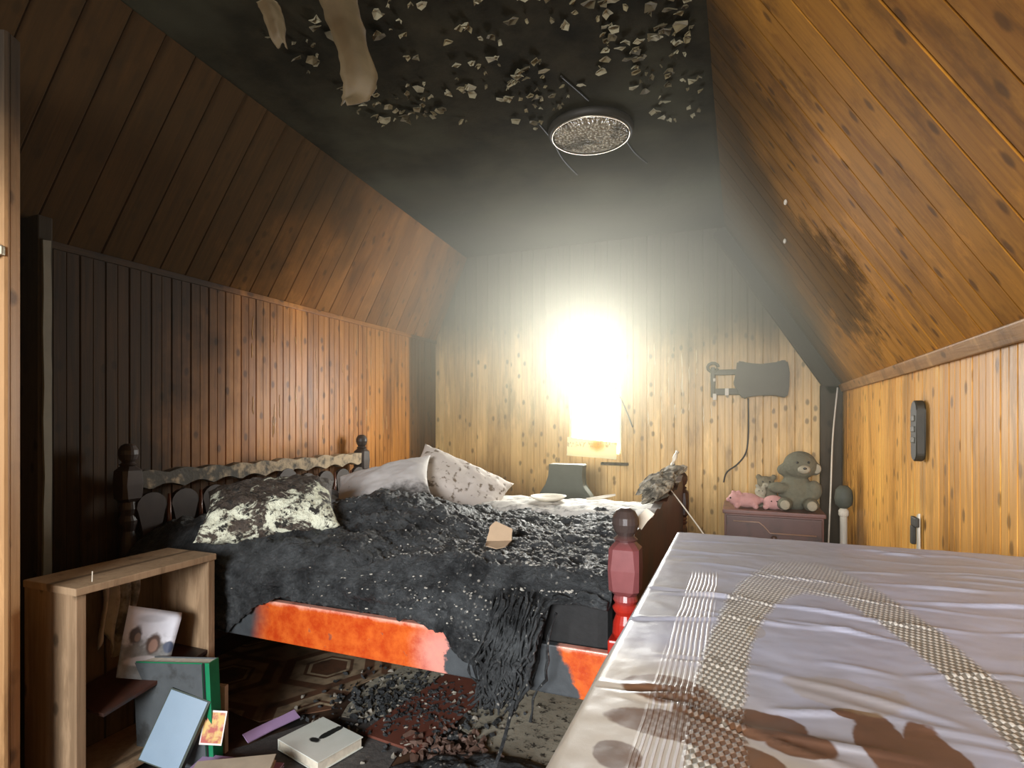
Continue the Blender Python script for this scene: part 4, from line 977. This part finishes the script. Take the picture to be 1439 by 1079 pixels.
bm = bmesh.new(); box(bm, -.195, -.165, -.06, 0, -.11, .10, .006); fin('upright', bm, M_fx, fx)
bm = bmesh.new(); tube(bm, [(-.18+.035*math.cos(a), -.05, .10+.03*math.sin(a)) for a in [k*.6 for k in range(11)]], .011, 8); fin('curl', bm, M_fx, fx, True)
for b_ in ((-.10, -.075, -.10, -.05), (-.18, -.155, -.13, -.085), (-.178, -.162, .0, .022)):
    bm = bmesh.new(); box(bm, b_[0], b_[1], -.07, -.054, b_[2], b_[3], .003); fin('clip', bm, M_pale, fx)
bm = bmesh.new(); tube(bm, smooth_pts([(.05, 4.255, 1.25), (.052, 4.262, 1.10), (.048, 4.262, .95), (.03, 4.262, .86), (-.02, 4.262, .79), (-.09, 4.262, .73), (-.11, 4.262, .66)]), .005, 6)
tag(fin('drooping_cable', bm, M_wire, None, True), 'dark cable drooping from the wall fixture down the back wall', 'cable')
rd = thing('wall_device', 'charred upright oblong device on the right wall', 'fixture', (XR-.015, 2.505, 1.06))
M_rd = flat('device_char', (.03, .026, .016), .6, .4, 30)
bm = bmesh.new(); pl = [(.038*math.cos(a)+0, .075*(1 if math.sin(a) >= 0 else -1)+.038*math.sin(a)) for a in [k*math.pi/10 for k in range(20)]]
prism(bm, pl, .03, 'x', -.03); bmesh.ops.bevel(bm, geom=bm.edges[:], offset=.004, segments=1, affect='EDGES'); fin('casing', bm, M_rd, rd)
for z0 in (-.045, -.005, .035): 
    bm = bmesh.new(); box(bm, -.036, -.029, -.018, .018, z0, z0+.022, .003); fin('button', bm, flat('device_button', (.08, .07, .045), .5) if z0 < -.04 else bpy.data.materials['device_button'], rd)
sk = thing('hanging_strap', 'pale strap with dark buckle hanging low on right wall', 'strap', (XR-.02, 2.53, .60))
bm = bmesh.new(); prism(bm, rough_poly([(-.012, -.20), (.016, -.20), (.012, .0), (.014, .14), (-.010, .15), (-.014, 0)], 4, .003), .006, 'x', -.006); fin('strap', bm, M_tube, sk)
bm = bmesh.new(); box(bm, -.018, -.004, -.022, .045, .10, .135, .004); box(bm, -.02, -.004, .02, .045, .03, .10, .004); fin('buckle', bm, M_rd, sk)
# small pale bumps on the right slope
for (y, z) in ((3.05, 1.98), (2.62, 2.02)):
    k = (z-ZR)/(ZC-ZR); x = XR+(CR-XR)*k
    bm = bmesh.new(); bmesh.ops.create_icosphere(bm, subdivisions=2, radius=.012, matrix=Matrix.Translation((x-.016, y, z-.010)) @ Matrix.Diagonal((.6, 1.2, 1, 1))); fin('pale_bump', bm, M_pale, sr)

# ---------------------------------------------------------------- smoke haze filling the room
t = NT('smoke'); t.n.remove(t.b); x, y, z = t.sep(t.pos())
d = t.ramp(z, .8, 2.1, .02, .32)
d = t.math('MULTIPLY', d, t.ramp(y, 1.9, 3.4, .02, 1.9))
d = t.math('MULTIPLY', d, t.ramp(y, 4.26, 3.5, .08, 1.0))
vs_ = t.node('ShaderNodeVolumeScatter'); vs_.inputs['Color'].default_value = (.92, .87, .66, 1); vs_.inputs['Anisotropy'].default_value = .4; t.put(d, vs_.inputs['Density'])
t.l.new(vs_.outputs[0], t.out.inputs['Volume']); M_smoke = t.m
e = .03
poly = [(XL+e, .01), (XR-e, .01), (XR-e, ZR-e), (CR-e, ZC-e), (CL(YB)+e+.02, ZC-e), (XL+e, ZL-e)]
bm = bmesh.new(); prism(bm, poly, YB-.03-(YF+.03), 'y', YF+.03)
o = fin('smoke_haze', bm, M_smoke); tag(o, 'thin grey smoke haze hanging in the room, thickest by the ceiling', 'smoke', kind='stuff')
